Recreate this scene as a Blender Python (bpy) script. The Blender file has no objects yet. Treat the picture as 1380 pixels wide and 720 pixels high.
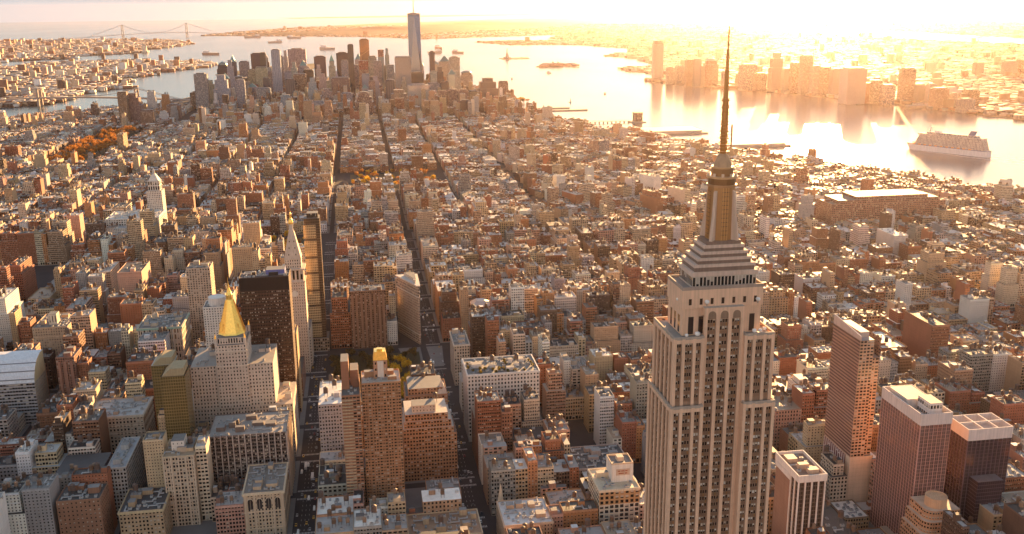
import bpy, math, random
import numpy as np
from mathutils import Matrix, Vector
random.seed(11)
C = bpy.context.scene
COL = C.collection
rad = math.radians
# ---------------------------------------------------------------- camera
# metres; +x runs crosstown (east), +y uptown, the skyscraper stands at the origin
CU, CV, CZ = 165.07, 422.27, 452.8
YAW, PIT, ROLL, FPX = rad(188.92), rad(-15.15), rad(-0.51), 1303.3
_fw = np.array([math.sin(YAW)*math.cos(PIT), math.cos(YAW)*math.cos(PIT), math.sin(PIT)])
_r = np.array([math.cos(YAW), -math.sin(YAW), 0.0]); _u = np.cross(_r, _fw)
_R = _r*math.cos(ROLL) + _u*math.sin(ROLL); _U = -_r*math.sin(ROLL) + _u*math.cos(ROLL)
cam = bpy.data.cameras.new('camera'); camo = bpy.data.objects.new('camera', cam); COL.objects.link(camo)
cam.sensor_width = 36.0; cam.lens = 36.0*FPX/1380.0; cam.clip_start = 1.0; cam.clip_end = 120000.0
camo.matrix_world = Matrix(((_R[0], _U[0], -_fw[0], CU), (_R[1], _U[1], -_fw[1], CV), (_R[2], _U[2], -_fw[2], CZ), (0, 0, 0, 1)))
C.camera = camo
# ---------------------------------------------------------------- sky and sun
MIST, MIST_SUN, BACK_FILL = (1.0, 1.28, 1.45), (8.0, 5.2, 2.6), (3.4, 1.9, 1.25)
SUN_AZ, SUN_EL = rad(206.5), rad(7.0)        # clockwise from +y
w = bpy.data.worlds.new('World'); C.world = w; w.use_nodes = True
nt = w.node_tree; nt.nodes.clear()
sky = nt.nodes.new('ShaderNodeTexSky'); sky.sky_type = 'NISHITA'; sky.sun_disc = False
sky.sun_elevation = SUN_EL; sky.sun_rotation = SUN_AZ; sky.altitude = 400
sky.air_density = 1.0; sky.dust_density = 0.1; sky.ozone_density = 1.0
bg = nt.nodes.new('ShaderNodeBackground'); bg.inputs['Strength'].default_value = 0.085
wo = nt.nodes.new('ShaderNodeOutputWorld')
def _w(t, **kw):
    x = nt.nodes.new(t)
    for k, v in kw.items(): setattr(x, k, v)
    return x
tn = _w('ShaderNodeMix', data_type='RGBA', blend_type='MULTIPLY'); tn.inputs[0].default_value = 1.0; tn.inputs[7].default_value = (1.2, .95, .84, 1)
nt.links.new(sky.outputs[0], tn.inputs[6])
# a band of pale mist lies along the horizon, brighter towards the sun; warm fill added opposite
tc = _w('ShaderNodeTexCoord'); sx_ = _w('ShaderNodeSeparateXYZ'); nt.links.new(tc.outputs['Generated'], sx_.inputs[0])
dt = _w('ShaderNodeVectorMath', operation='DOT_PRODUCT'); dt.inputs[1].default_value = (math.sin(SUN_AZ)*math.cos(SUN_EL), math.cos(SUN_AZ)*math.cos(SUN_EL), math.sin(SUN_EL)); nt.links.new(tc.outputs['Generated'], dt.inputs[0])
g1 = _w('ShaderNodeMapRange', interpolation_type='SMOOTHERSTEP'); nt.links.new(dt.outputs['Value'], g1.inputs[0]); g1.inputs['From Min'].default_value = math.cos(rad(24)); g1.inputs['From Max'].default_value = math.cos(rad(5))
mist = _w('ShaderNodeMix', data_type='RGBA'); nt.links.new(g1.outputs[0], mist.inputs[0]); mist.inputs[6].default_value = (*MIST, 1); mist.inputs[7].default_value = (*MIST_SUN, 1)
g3 = _w('ShaderNodeMapRange', interpolation_type='SMOOTHSTEP'); nt.links.new(dt.outputs['Value'], g3.inputs[0]); g3.inputs['From Min'].default_value = -.5; g3.inputs['From Max'].default_value = .55
mist_fill = _w('ShaderNodeMix', data_type='RGBA'); nt.links.new(g3.outputs[0], mist_fill.inputs[0]); mist_fill.inputs[6].default_value = (*BACK_FILL, 1); nt.links.new(mist.outputs[2], mist_fill.inputs[7])  # unseen warm band opposite the sun, added to light the north faces
g2 = _w('ShaderNodeMapRange', interpolation_type='SMOOTHSTEP'); nt.links.new(sx_.outputs[2], g2.inputs[0]); g2.inputs['From Min'].default_value = .03; g2.inputs['From Max'].default_value = .30; g2.inputs['To Min'].default_value = 1.0; g2.inputs['To Max'].default_value = 0.0
mx = _w('ShaderNodeMix', data_type='RGBA'); nt.links.new(g2.outputs[0], mx.inputs[0]); nt.links.new(tn.outputs[2], mx.inputs[6]); nt.links.new(mist_fill.outputs[2], mx.inputs[7]); nt.links.new(mx.outputs[2], bg.inputs[0])
nt.links.new(bg.outputs[0], wo.inputs[0])
sl = bpy.data.lights.new('sun', 'SUN'); sl.energy = 5.0; sl.angle = rad(0.5); sl.color = (1.0, 0.57, 0.23)
so = bpy.data.objects.new('sun', sl); COL.objects.link(so)
sd = Vector((math.sin(SUN_AZ)*math.cos(SUN_EL), math.cos(SUN_AZ)*math.cos(SUN_EL), math.sin(SUN_EL)))
so.rotation_euler = sd.to_track_quat('Z', 'Y').to_euler(); so.location = sd*3000
C.view_settings.view_transform = 'Standard'; C.view_settings.look = 'None'
C.view_settings.exposure = 2.45; C.view_settings.gamma = 1.0
C.render.engine = 'CYCLES'
cy = C.cycles
cy.use_denoising = True; cy.max_bounces = 6; cy.diffuse_bounces = 3; cy.glossy_bounces = 3; cy.volume_bounces = 1
cy.transmission_bounces = 2; cy.sample_clamp_indirect = 8.0; cy.use_adaptive_sampling = True; cy.adaptive_threshold = 0.008
try: cy.denoiser = 'OPENIMAGEDENOISE'
except Exception: pass

HAZE_D, HAZE_G, HAZE_C = 0.52e-5, 0.80, (1.0, .78, .74)
def PX(p):                                    # world point -> position in the 1380 x 720 picture (for labels and sizes)
    d = np.asarray(p, float) - np.array([CU, CV, CZ]); z = d @ _fw
    return 690 + FPX*(d @ _R)/z, 360 - FPX*(d @ _U)/z, z
G29 = rad(29)
def ll(lat, lon):                             # latitude, longitude -> scene metres
    e = (lon + 73.98566)*84350.0; n = (lat - 40.74844)*111050.0
    return e*math.cos(G29) - n*math.sin(G29), e*math.sin(G29) + n*math.cos(G29)
def ST(n): return 38 - (34 - n)*79.6          # centre line of street n
AV = [-1790, -1598, -1324, -1050, -776, -502, -228, 78, 231, 384, 537, 690, 906, 1135, 1390, 1630, 1830, 2030, 2230, 2430]

# ---------------------------------------------------------------- materials
def newmat(name):
    m = bpy.data.materials.new(name); m.use_nodes = True; n = m.node_tree
    return m, n, n.nodes['Principled BSDF']
def N(n, t, **kw):
    x = n.nodes.new(t)
    for k, v in kw.items(): setattr(x, k, v)
    return x
def math_(n, op, a, b=None, c=None):
    x = N(n, 'ShaderNodeMath', operation=op)
    for i, v in enumerate((a, b, c)):
        if v is None: continue
        if isinstance(v, (int, float)): x.inputs[i].default_value = v
        else: n.links.new(v, x.inputs[i])
    return x.outputs[0]
def mixc(n, f, a, b, mode='MIX'):
    x = N(n, 'ShaderNodeMix', data_type='RGBA', blend_type=mode)
    for i, v in ((0, f), (6, a), (7, b)):
        if isinstance(v, (int, float)): x.inputs[i].default_value = v
        elif isinstance(v, tuple): x.inputs[i].default_value = (*v, 1)
        else: n.links.new(v, x.inputs[i])
    return x.outputs[2]
def attr(n, name): return N(n, 'ShaderNodeAttribute', attribute_name=name, attribute_type='GEOMETRY')

def mat_facade():
    m, n, b = newmat('facade')
    col = attr(n, 'tint').outputs['Color']; win = attr(n, 'win').outputs['Vector']
    sw = N(n, 'ShaderNodeSeparateXYZ'); n.links.new(win, sw.inputs[0])
    uv = N(n, 'ShaderNodeUVMap', uv_map='UVMap').outputs[0]
    su = N(n, 'ShaderNodeSeparateXYZ'); n.links.new(uv, su.inputs[0])
    fu = math_(n, 'FRACT', su.outputs[0]); fv = math_(n, 'FRACT', su.outputs[1])
    au = math_(n, 'ABSOLUTE', math_(n, 'SUBTRACT', fu, 0.5)); av = math_(n, 'ABSOLUTE', math_(n, 'SUBTRACT', fv, 0.52))
    mk = math_(n, 'MULTIPLY', math_(n, 'LESS_THAN', au, math_(n, 'MULTIPLY', sw.outputs[0], 0.5)),
               math_(n, 'LESS_THAN', av, math_(n, 'MULTIPLY', sw.outputs[1], 0.5)))
    cell = N(n, 'ShaderNodeCombineXYZ')
    n.links.new(math_(n, 'FLOOR', su.outputs[0]), cell.inputs[0]); n.links.new(math_(n, 'FLOOR', su.outputs[1]), cell.inputs[1])
    n.links.new(sw.outputs[2], cell.inputs[2])
    wn = N(n, 'ShaderNodeTexWhiteNoise', noise_dimensions='3D'); n.links.new(cell.outputs[0], wn.inputs['Vector'])
    r = wn.outputs['Value']
    sr = N(n, 'ShaderNodeSeparateXYZ'); n.links.new(wn.outputs['Color'], sr.inputs[0])
    # the lower edge of a half-drawn blind differs from window to window
    blind = math_(n, 'MULTIPLY', math_(n, 'GREATER_THAN', r, 0.66),
                  math_(n, 'GREATER_THAN', fv, math_(n, 'ADD', 0.25, math_(n, 'MULTIPLY', sr.outputs[1], 0.5))))
    gl = math_(n, 'GREATER_THAN', sw.outputs[2], 100.0)
    dark = mixc(n, sr.outputs[2], (0.006, 0.007, 0.009), (0.022, 0.021, 0.02))
    gcol = mixc(n, math_(n, 'MULTIPLY', blind, math_(n, 'SUBTRACT', 1.0, gl)), dark, (0.42, 0.36, 0.29))
    gcol = mixc(n, math_(n, 'MULTIPLY', gl, 0.75), gcol, col)
    geo = N(n, 'ShaderNodeNewGeometry')
    no = N(n, 'ShaderNodeTexNoise'); no.inputs['Scale'].default_value = 0.09; no.inputs['Detail'].default_value = 5
    n.links.new(geo.outputs['Position'], no.inputs['Vector'])
    n2 = N(n, 'ShaderNodeTexNoise'); n2.inputs['Scale'].default_value = 1.0; n2.inputs['Detail'].default_value = 3
    mp = N(n, 'ShaderNodeMapping'); mp.inputs['Scale'].default_value = (0.7, 0.7, 0.05)
    n.links.new(geo.outputs['Position'], mp.inputs[0]); n.links.new(mp.outputs[0], n2.inputs['Vector'])
    v = math_(n, 'ADD', 0.62, math_(n, 'ADD', math_(n, 'MULTIPLY', no.outputs[0], 0.42), math_(n, 'MULTIPLY', n2.outputs[0], 0.34)))
    line = math_(n, 'MULTIPLY', math_(n, 'GREATER_THAN', fv, 0.93), 0.16)
    v = math_(n, 'SUBTRACT', v, line)
    vv = N(n, 'ShaderNodeCombineColor')
    for i in range(3): n.links.new(v, vv.inputs[i])
    wall = mixc(n, 1.0, col, vv.outputs[0], 'MULTIPLY')
    n.links.new(mixc(n, mk, wall, gcol), b.inputs['Base Color'])
    n.links.new(math_(n, 'SUBTRACT', 0.86, math_(n, 'MULTIPLY', mk, 0.76)), b.inputs['Roughness'])
    n.links.new(math_(n, 'MULTIPLY', mk, math_(n, 'MULTIPLY', gl, 0.55)), b.inputs['Metallic'])
    b.inputs['Specular IOR Level'].default_value = 0.35
    # panes never sit in one plane: tilt each a little
    vm = N(n, 'ShaderNodeVectorMath', operation='SUBTRACT'); n.links.new(wn.outputs['Color'], vm.inputs[0]); vm.inputs[1].default_value = (0.5, 0.5, 0.5)
    vs = N(n, 'ShaderNodeVectorMath', operation='SCALE'); n.links.new(vm.outputs[0], vs.inputs[0]); n.links.new(math_(n, 'MULTIPLY', mk, math_(n, 'SUBTRACT', 0.03, math_(n, 'MULTIPLY', gl, 0.024))), vs.inputs['Scale'])
    va = N(n, 'ShaderNodeVectorMath', operation='ADD'); n.links.new(vs.outputs[0], va.inputs[0]); n.links.new(geo.outputs['Normal'], va.inputs[1])
    vn = N(n, 'ShaderNodeVectorMath', operation='NORMALIZE'); n.links.new(va.outputs[0], vn.inputs[0])
    n.links.new(vn.outputs[0], b.inputs['Normal'])
    return m

def mat_plain(name, rough=0.8, metal=0.0, amp=0.5, scale=0.35, base=None, bump=0.0, spec=0.5, streak=0.0):
    m, n, b = newmat(name)
    geo = N(n, 'ShaderNodeNewGeometry')
    no = N(n, 'ShaderNodeTexNoise'); no.inputs['Scale'].default_value = scale; no.inputs['Detail'].default_value = 6; no.inputs['Roughness'].default_value = 0.6
    n.links.new(geo.outputs['Position'], no.inputs['Vector'])
    v = math_(n, 'ADD', 1 - amp*0.5, math_(n, 'MULTIPLY', no.outputs[0], amp))
    if streak:                                # rain streaks running down the wall
        n3 = N(n, 'ShaderNodeTexNoise'); n3.inputs['Scale'].default_value = 1.0; n3.inputs['Detail'].default_value = 4
        mp = N(n, 'ShaderNodeMapping'); mp.inputs['Scale'].default_value = (0.9, 0.9, 0.035); n.links.new(geo.outputs['Position'], mp.inputs[0]); n.links.new(mp.outputs[0], n3.inputs['Vector'])
        v = math_(n, 'MULTIPLY', v, math_(n, 'ADD', 1 - streak*0.5, math_(n, 'MULTIPLY', n3.outputs[0], streak)))
    vv = N(n, 'ShaderNodeCombineColor')
    for i in range(3): n.links.new(v, vv.inputs[i])
    c = attr(n, 'tint').outputs['Color'] if base is None else base
    n.links.new(mixc(n, 1.0, c, vv.outputs[0], 'MULTIPLY'), b.inputs['Base Color'])
    b.inputs['Roughness'].default_value = rough; b.inputs['Metallic'].default_value = metal
    b.inputs['Specular IOR Level'].default_value = spec
    if bump:
        bp = N(n, 'ShaderNodeBump'); bp.inputs['Strength'].default_value = bump; bp.inputs['Distance'].default_value = 0.3
        n.links.new(no.outputs[0], bp.inputs['Height']); n.links.new(bp.outputs[0], b.inputs['Normal'])
    return m
FAC = mat_facade()
ROOF = mat_plain('roofing', 0.68, 0, 0.7, 0.22)
STONE = mat_plain('limestone', 0.85, 0, 0.35, 0.15, streak=0.7)
METAL = mat_plain('metal', 0.35, 0.7, 0.25, 0.4)
GOLD = mat_plain('gilded_tiles', 0.36, 1.0, 0.7, 0.5, (0.86, 0.56, 0.14), 0.25)
PAINT = mat_plain('car_paint', 0.3, 0.1, 0.1, 0.5)
LEAF = mat_plain('foliage', 0.75, 0, 0.6, 0.25)
_n = LEAF.node_tree; _b = _n.nodes['Principled BSDF']; _t = _n.nodes.new('ShaderNodeBsdfTranslucent'); _x = _n.nodes.new('ShaderNodeMixShader'); _x.inputs[0].default_value = 0.45
_n.links.new(_b.inputs['Base Color'].links[0].from_socket, _t.inputs[0]); _n.links.new(_b.outputs[0], _x.inputs[1]); _n.links.new(_t.outputs[0], _x.inputs[2]); _n.links.new(_x.outputs[0], _n.nodes['Material Output'].inputs[0])
BARK = mat_plain('bark', 0.9, 0, 0.5, 1.0, (0.06, 0.045, 0.035))
ASPH = mat_plain('asphalt', 0.9, 0, 0.5, 0.06, (0.05, 0.048, 0.05), spec=0.1)
PAVE = mat_plain('paving', 0.85, 0, 0.5, 0.08, (0.17, 0.16, 0.15))
def mat_glass():
    m, n, b = newmat('window_glass')
    c = attr(n, 'tint').outputs['Color']
    n.links.new(c, b.inputs['Base Color']); b.inputs['Roughness'].default_value = 0.08
    return m
GLASS = mat_glass()
def mat_water():
    m, n, b = newmat('river_water')
    geo = N(n, 'ShaderNodeNewGeometry')
    no = N(n, 'ShaderNodeTexNoise'); no.inputs['Scale'].default_value = 0.0011; no.inputs['Detail'].default_value = 5
    mp = N(n, 'ShaderNodeMapping'); mp.inputs['Scale'].default_value = (1.0, 0.35, 1.0); mp.inputs['Rotation'].default_value = (0, 0, 0.5)
    n.links.new(geo.outputs['Position'], mp.inputs[0]); n.links.new(mp.outputs[0], no.inputs['Vector'])
    b.inputs['Base Color'].default_value = (0.045, 0.075, 0.085, 1); b.inputs['IOR'].default_value = 1.33
    n.links.new(math_(n, 'ADD', 0.10, math_(n, 'MULTIPLY', no.outputs[0], 0.20)), b.inputs['Roughness'])
    n2 = N(n, 'ShaderNodeTexNoise'); n2.inputs['Scale'].default_value = 0.03; n2.inputs['Detail'].default_value = 4
    mp2 = N(n, 'ShaderNodeMapping'); mp2.inputs['Scale'].default_value = (1.0, 2.4, 1.0); mp2.inputs['Rotation'].default_value = (0, 0, -0.4)
    n.links.new(geo.outputs['Position'], mp2.inputs[0]); n.links.new(mp2.outputs[0], n2.inputs['Vector'])
    bp = N(n, 'ShaderNodeBump'); bp.inputs['Strength'].default_value = 0.25; bp.inputs['Distance'].default_value = 1.2
    n.links.new(n2.outputs[0], bp.inputs['Height']); n.links.new(bp.outputs[0], b.inputs['Normal'])
    return m
WATER = mat_water()
def mat_land():
    m, n, b = newmat('far_land')
    geo = N(n, 'ShaderNodeNewGeometry')
    no = N(n, 'ShaderNodeTexNoise'); no.inputs['Scale'].default_value = 0.0016; no.inputs['Detail'].default_value = 8; no.inputs['Roughness'].default_value = 0.7
    n.links.new(geo.outputs['Position'], no.inputs['Vector'])
    n2 = N(n, 'ShaderNodeTexNoise'); n2.inputs['Scale'].default_value = 0.02; n2.inputs['Detail'].default_value = 4
    n.links.new(geo.outputs['Position'], n2.inputs['Vector'])
    c1 = mixc(n, n2.outputs[0], (0.05, 0.045, 0.035), (0.20, 0.17, 0.14))
    r1 = N(n, 'ShaderNodeMapRange'); r1.inputs['From Min'].default_value = 0.42; r1.inputs['From Max'].default_value = 0.58
    n.links.new(no.outputs[0], r1.inputs[0])
    n.links.new(mixc(n, r1.outputs[0], c1, (0.075, 0.065, 0.03)), b.inputs['Base Color']); b.inputs['Roughness'].default_value = 0.95; b.inputs['Specular IOR Level'].default_value = 0.05
    return m
LAND = mat_land()
MATS = [FAC, ROOF, STONE, METAL, GOLD, PAINT, LEAF, BARK, GLASS, ASPH, PAVE, LAND, WATER]
MI = {m.name: i for i, m in enumerate(MATS)}
mF, mR, mS, mM, mG, mP, mL, mB, mW = range(9)

# ---------------------------------------------------------------- mesh builder
class MB:
    def __init__(s): s.v = []; s.f = []; s.m = []; s.c = []; s.w = []; s.uv = []
    def face(s, pts, mat, col, uv=None, win=(0, 0, 0)):
        k = len(s.v); s.v.extend(pts); s.f.append(tuple(range(k, k+len(pts)))); s.m.append(mat); s.c.append(col); s.w.append(win)
        s.uv.extend(uv if uv is not None else [(0.02, 0.02)]*len(pts))
    def wall(s, a, b, z0, z1, col, win=(0, 0, 0), bay=3.0, fl=3.6, mat=mF):
        # a vertical wall a -> b, outside on the right hand
        L = math.hypot(b[0]-a[0], b[1]-a[1]); nu = max(1, round(L/bay)); nv = max(1, round((z1-z0)/fl))
        s.face([(a[0], a[1], z0), (b[0], b[1], z0), (b[0], b[1], z1), (a[0], a[1], z1)], mat, col, [(0, 0), (nu, 0), (nu, nv), (0, nv)], win)
    def prism(s, poly, z0, z1, col, win=(0, 0, 0), bay=3.0, fl=3.6, roof=(0.1, 0.1, 0.1), mat=mF, blank=(), rmat=mR):
        n = len(poly)
        for i in range(n):
            s.wall(poly[i], poly[(i+1) % n], z0, z1, col, (0, 0, win[2]) if i in blank else win, bay, fl, mat)
        s.face([(p[0], p[1], z1) for p in poly], rmat, roof)
    def box(s, x0, x1, y0, y1, z0, z1, col, mat=mR, top=None, bottom=False, tmat=None):
        P = [(x0, y0), (x1, y0), (x1, y1), (x0, y1)]
        for i in range(4):
            a, b = P[i], P[(i+1) % 4]
            s.face([(*a, z0), (*b, z0), (*b, z1), (*a, z1)], mat, col)
        s.face([(*p, z1) for p in P], mat if tmat is None else tmat, top or col)
        if bottom: s.face([(*p, z0) for p in reversed(P)], mat, col)
    def fbox(s, x0, x1, y0, y1, z0, z1, col, win, bay=3.0, fl=3.6, roof=(0.1, 0.1, 0.1), mat=mF, blank=()):
        s.prism([(x0, y0), (x1, y0), (x1, y1), (x0, y1)], z0, z1, col, win, bay, fl, roof, mat, blank)
    def lathe(s, x, y, prof, col, mat, n=12, ph=0.0):
        # prof: [(r, z), ...] from bottom to top
        for (r0, z0), (r1, z1) in zip(prof, prof[1:]):
            for k in range(n):
                a0, a1 = ph+2*math.pi*k/n, ph+2*math.pi*(k+1)/n
                q = [(x+r0*math.cos(a0), y+r0*math.sin(a0), z0), (x+r0*math.cos(a1), y+r0*math.sin(a1), z0),
                     (x+r1*math.cos(a1), y+r1*math.sin(a1), z1), (x+r1*math.cos(a0), y+r1*math.sin(a0), z1)]
                if r1 < 1e-6: q = q[:3]
                elif r0 < 1e-6: q = [q[0], q[2], q[3]]
                s.face(q, mat, col)
        r, z = prof[-1]
        if r > 1e-6: s.face([(x+r*math.cos(ph+2*math.pi*k/n), y+r*math.sin(ph+2*math.pi*k/n), z) for k in range(n)], mat, col)
    def frustum(s, x0, x1, y0, y1, z0, X0, X1, Y0, Y1, z1, col, mat, win=(0, 0, 0), bay=3, fl=3.6):
        A = [(x0, y0), (x1, y0), (x1, y1), (x0, y1)]; B = [(X0, Y0), (X1, Y0), (X1, Y1), (X0, Y1)]
        for i in range(4):
            j = (i+1) % 4; L = math.dist(A[i], A[j]); nu = max(1, round(L/bay)); nv = max(1, round((z1-z0)/fl))
            s.face([(*A[i], z0), (*A[j], z0), (*B[j], z1), (*B[i], z1)], mat, col, [(0, 0), (nu, 0), (nu, nv), (0, nv)], win)
        if abs(X1-X0) > 1e-4 or abs(Y1-Y0) > 1e-4: s.face([(*p, z1) for p in B], mat, col)
    def beam(s, a, b, w, col, mat):
        a, b = Vector(a), Vector(b); d = (b-a).normalized(); up = Vector((0, 0, 1)) if abs(d.z) < 0.95 else Vector((1, 0, 0))
        x = d.cross(up).normalized()*w/2; y = d.cross(x).normalized()*w/2
        A = [a-x-y, a+x-y, a+x+y, a-x+y]; B = [b-x-y, b+x-y, b+x+y, b-x+y]
        for i in range(4):
            j = (i+1) % 4; s.face([tuple(A[j]), tuple(A[i]), tuple(B[i]), tuple(B[j])], mat, col)
        s.face([tuple(p) for p in A], mat, col); s.face([tuple(p) for p in reversed(B)], mat, col)
    def mesh(s, name, origin=(0, 0, 0)):
        me = bpy.data.meshes.new(name)
        V = np.array(s.v, np.float32).reshape(-1, 3) - np.array(origin, np.float32)
        ln = np.array([len(f) for f in s.f], np.int32); st = np.zeros(len(ln), np.int32); st[1:] = np.cumsum(ln)[:-1]
        me.vertices.add(len(V)); me.vertices.foreach_set('co', V.ravel())
        me.loops.add(int(ln.sum())); me.loops.foreach_set('vertex_index', np.concatenate([np.array(f, np.int32) for f in s.f]))
        me.polygons.add(len(ln)); me.polygons.foreach_set('loop_start', st)
        used = sorted(set(s.m)); mp = {m: i for i, m in enumerate(used)}
        for m in used: me.materials.append(MATS[m])
        me.polygons.foreach_set('material_index', np.array([mp[m] for m in s.m], np.int32))
        a = me.attributes.new('tint', 'FLOAT_COLOR', 'FACE'); c4 = np.ones((len(ln), 4), np.float32); c4[:, :3] = np.array(s.c, np.float32)
        a.data.foreach_set('color', c4.ravel())
        if mF in mp:
            a = me.attributes.new('win', 'FLOAT_VECTOR', 'FACE'); a.data.foreach_set('vector', np.array(s.w, np.float32).ravel())
            uv = me.uv_layers.new(name='UVMap'); uv.data.foreach_set('uv', np.array(s.uv, np.float32).ravel())
        me.update(calc_edges=True)
        return me
    def build(s, name, parent=None, origin=(0, 0, 0)):
        o = bpy.data.objects.new(name, s.mesh(name, origin)); COL.objects.link(o)
        if parent is not None: o.parent = parent
        else: o.location = origin
        return o
def tag(o, label=None, cat=None, group=None, kind=None):
    if label: o['label'] = label
    if cat: o['category'] = cat
    if group: o['group'] = group
    if kind: o['kind'] = kind
    return o
def thing(name, label, cat, loc, group=None):
    o = bpy.data.objects.new(name, None); o.location = loc; o.empty_display_size = 5; COL.objects.link(o)
    return tag(o, label, cat, group)
def part(name, mb, root, label=None):
    # shapes are given in scene metres; the mesh is stored relative to its thing's base
    base = root
    while base.parent is not None: base = base.parent
    o = bpy.data.objects.new(name, mb.mesh(name, base.location)); COL.objects.link(o); o.parent = root
    if label: o['label'] = label
    return o
def copyobj(o, parent=None, loc=None):
    c = o.copy(); COL.objects.link(c); c.parent = parent
    if loc is not None: c.location = loc
    for ch in o.children: copyobj(ch, c)
    return c
def inpoly(P, x, y):
    x = np.asarray(x, float); y = np.asarray(y, float); r = np.zeros(x.shape, bool); n = len(P)
    for i in range(n):
        (x0, y0), (x1, y1) = P[i], P[(i+1) % n]
        c = ((y0 > y) != (y1 > y)) & (x < (x1-x0)*(y-y0)/((y1-y0) or 1e-9) + x0); r ^= c
    return r
def sheet(name, poly, z, mat, thick=2.5):
    mb = MB(); A = sum(poly[i][0]*poly[(i+1) % len(poly)][1]-poly[(i+1) % len(poly)][0]*poly[i][1] for i in range(len(poly)))
    if A < 0: poly = poly[::-1]
    n = len(poly)
    for i in range(n):
        a, b = poly[i], poly[(i+1) % n]; mb.face([(*a, z-thick), (*b, z-thick), (*b, z), (*a, z)], mat, (0.12, 0.11, 0.1))
    mb.face([(*p, z) for p in poly], mat, (0.1, 0.1, 0.1))
    return tag(mb.build(name), kind='structure')
# ---------------------------------------------------------------- water and land
mb = MB(); R0 = 41000.0
ring = [(CU+R0*math.cos(2*math.pi*k/96), CV+R0*math.sin(2*math.pi*k/96), -2.5) for k in range(96)]
mb.face(ring, MI['river_water'], (0, 0, 0)); tag(mb.build('water'), kind='structure')
def L(*a): return [ll(a[i], a[i+1]) for i in range(0, len(a), 2)]
MAN = L(40.772,-73.995, 40.7625,-74.0015, 40.757,-74.005, 40.7535,-74.007, 40.7465,-74.009, 40.7395,-74.0098, 40.733,-74.0105, 40.729,-74.0108,
        40.7263,-74.0115, 40.7205,-74.013, 40.7175,-74.0165, 40.7105,-74.0178, 40.7045,-74.0185, 40.7015,-74.0165, 40.7005,-74.0140, 40.7015,-74.0095,
        40.703,-74.006, 40.7075,-74.0, 40.7095,-73.992, 40.7105,-73.982, 40.7125,-73.977, 40.7155,-73.9755, 40.720,-73.974, 40.7275,-73.9715, 40.7355,-73.974,
        40.743,-73.9715, 40.758,-73.958, 40.785,-73.94)
BKN = L(40.735,-73.958, 40.7215,-73.963, 40.7145,-73.968, 40.705,-73.9705, 40.703,-73.98, 40.7048,-73.988, 40.7040,-73.9955, 40.6985,-73.9995, 40.6965,-74.0035, 40.6945,-74.0015,
        40.6925,-74.005, 40.6905,-74.0035, 40.688,-74.009, 40.686,-74.008, 40.684,-74.0135, 40.680,-74.018, 40.6745,-74.019, 40.6725,-74.014, 40.669,-74.016, 40.668,-74.006, 40.6725,-74.002,
        40.668,-73.998, 40.662,-74.005, 40.6615,-74.012, 40.658,-74.009, 40.655,-74.022, 40.648,-74.024, 40.645,-74.029, 40.635,-74.038, 40.622,-74.041,
        40.6095,-74.035, 40.600,-74.012, 40.592,-73.998, 40.580,-74.012, 40.572,-74.010, 40.572,-73.93, 40.60,-73.86, 40.70,-73.80)
NJ = L(40.80,-73.98, 40.765,-74.017, 40.752,-74.0225, 40.745,-74.0235, 40.7365,-74.0275, 40.7345,-74.0285, 40.728,-74.031, 40.7200,-74.0322, 40.716,-74.0322, 40.7125,-74.0335,
       40.711,-74.039, 40.7065,-74.0395, 40.7045,-74.0415, 40.7048,-74.046, 40.6970,-74.0535, 40.6915,-74.0560, 40.6895,-74.062, 40.683,-74.070, 40.672,-74.073, 40.668,-74.067, 40.658,-74.070, 40.6625,-74.086, 40.655,-74.088,
       40.648,-74.098, 40.643,-74.125, 40.645,-74.147, 40.665,-74.137, 40.695,-74.115, 40.720,-74.104, 40.735,-74.118, 40.715,-74.122, 40.697,-74.134, 40.67,-74.158, 40.648,-74.173, 40.640,-74.20, 40.60,-74.20, 40.55,-74.25,
       40.47,-74.45, 40.75,-74.70, 40.95,-74.40, 40.90,-74.0)
SI = L(40.644,-74.073, 40.628,-74.072, 40.612,-74.061, 40.603,-74.055, 40.592,-74.065, 40.57,-74.09, 40.54,-74.14, 40.50,-74.25, 40.56,-74.23, 40.60,-74.195, 40.637,-74.19, 40.642,-74.13, 40.645,-74.10)
LIB = L(40.6905,-74.0462, 40.6898,-74.0435, 40.6882,-74.0445, 40.6890,-74.0475)
ELL = L(40.7003,-74.0408, 40.6990,-74.0378, 40.6977,-74.0398, 40.6988,-74.0430)
GOV = L(40.6935,-74.0165, 40.6905,-74.0125, 40.685,-74.020, 40.684,-74.026, 40.6875,-74.0245)
sheet('ground', MAN, 0.0, MI['asphalt'])
sheet('land', BKN, 0.0, MI['far_land']); sheet('land', NJ, 0.0, MI['far_land']); sheet('land', SI, 0.0, MI['far_land'])
sheet('island_ground', LIB, 1.0, MI['far_land'], 4); sheet('island_ground', ELL, 1.0, MI['far_land'], 4); sheet('island_ground', GOV, 1.0, MI['far_land'], 4)
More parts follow.
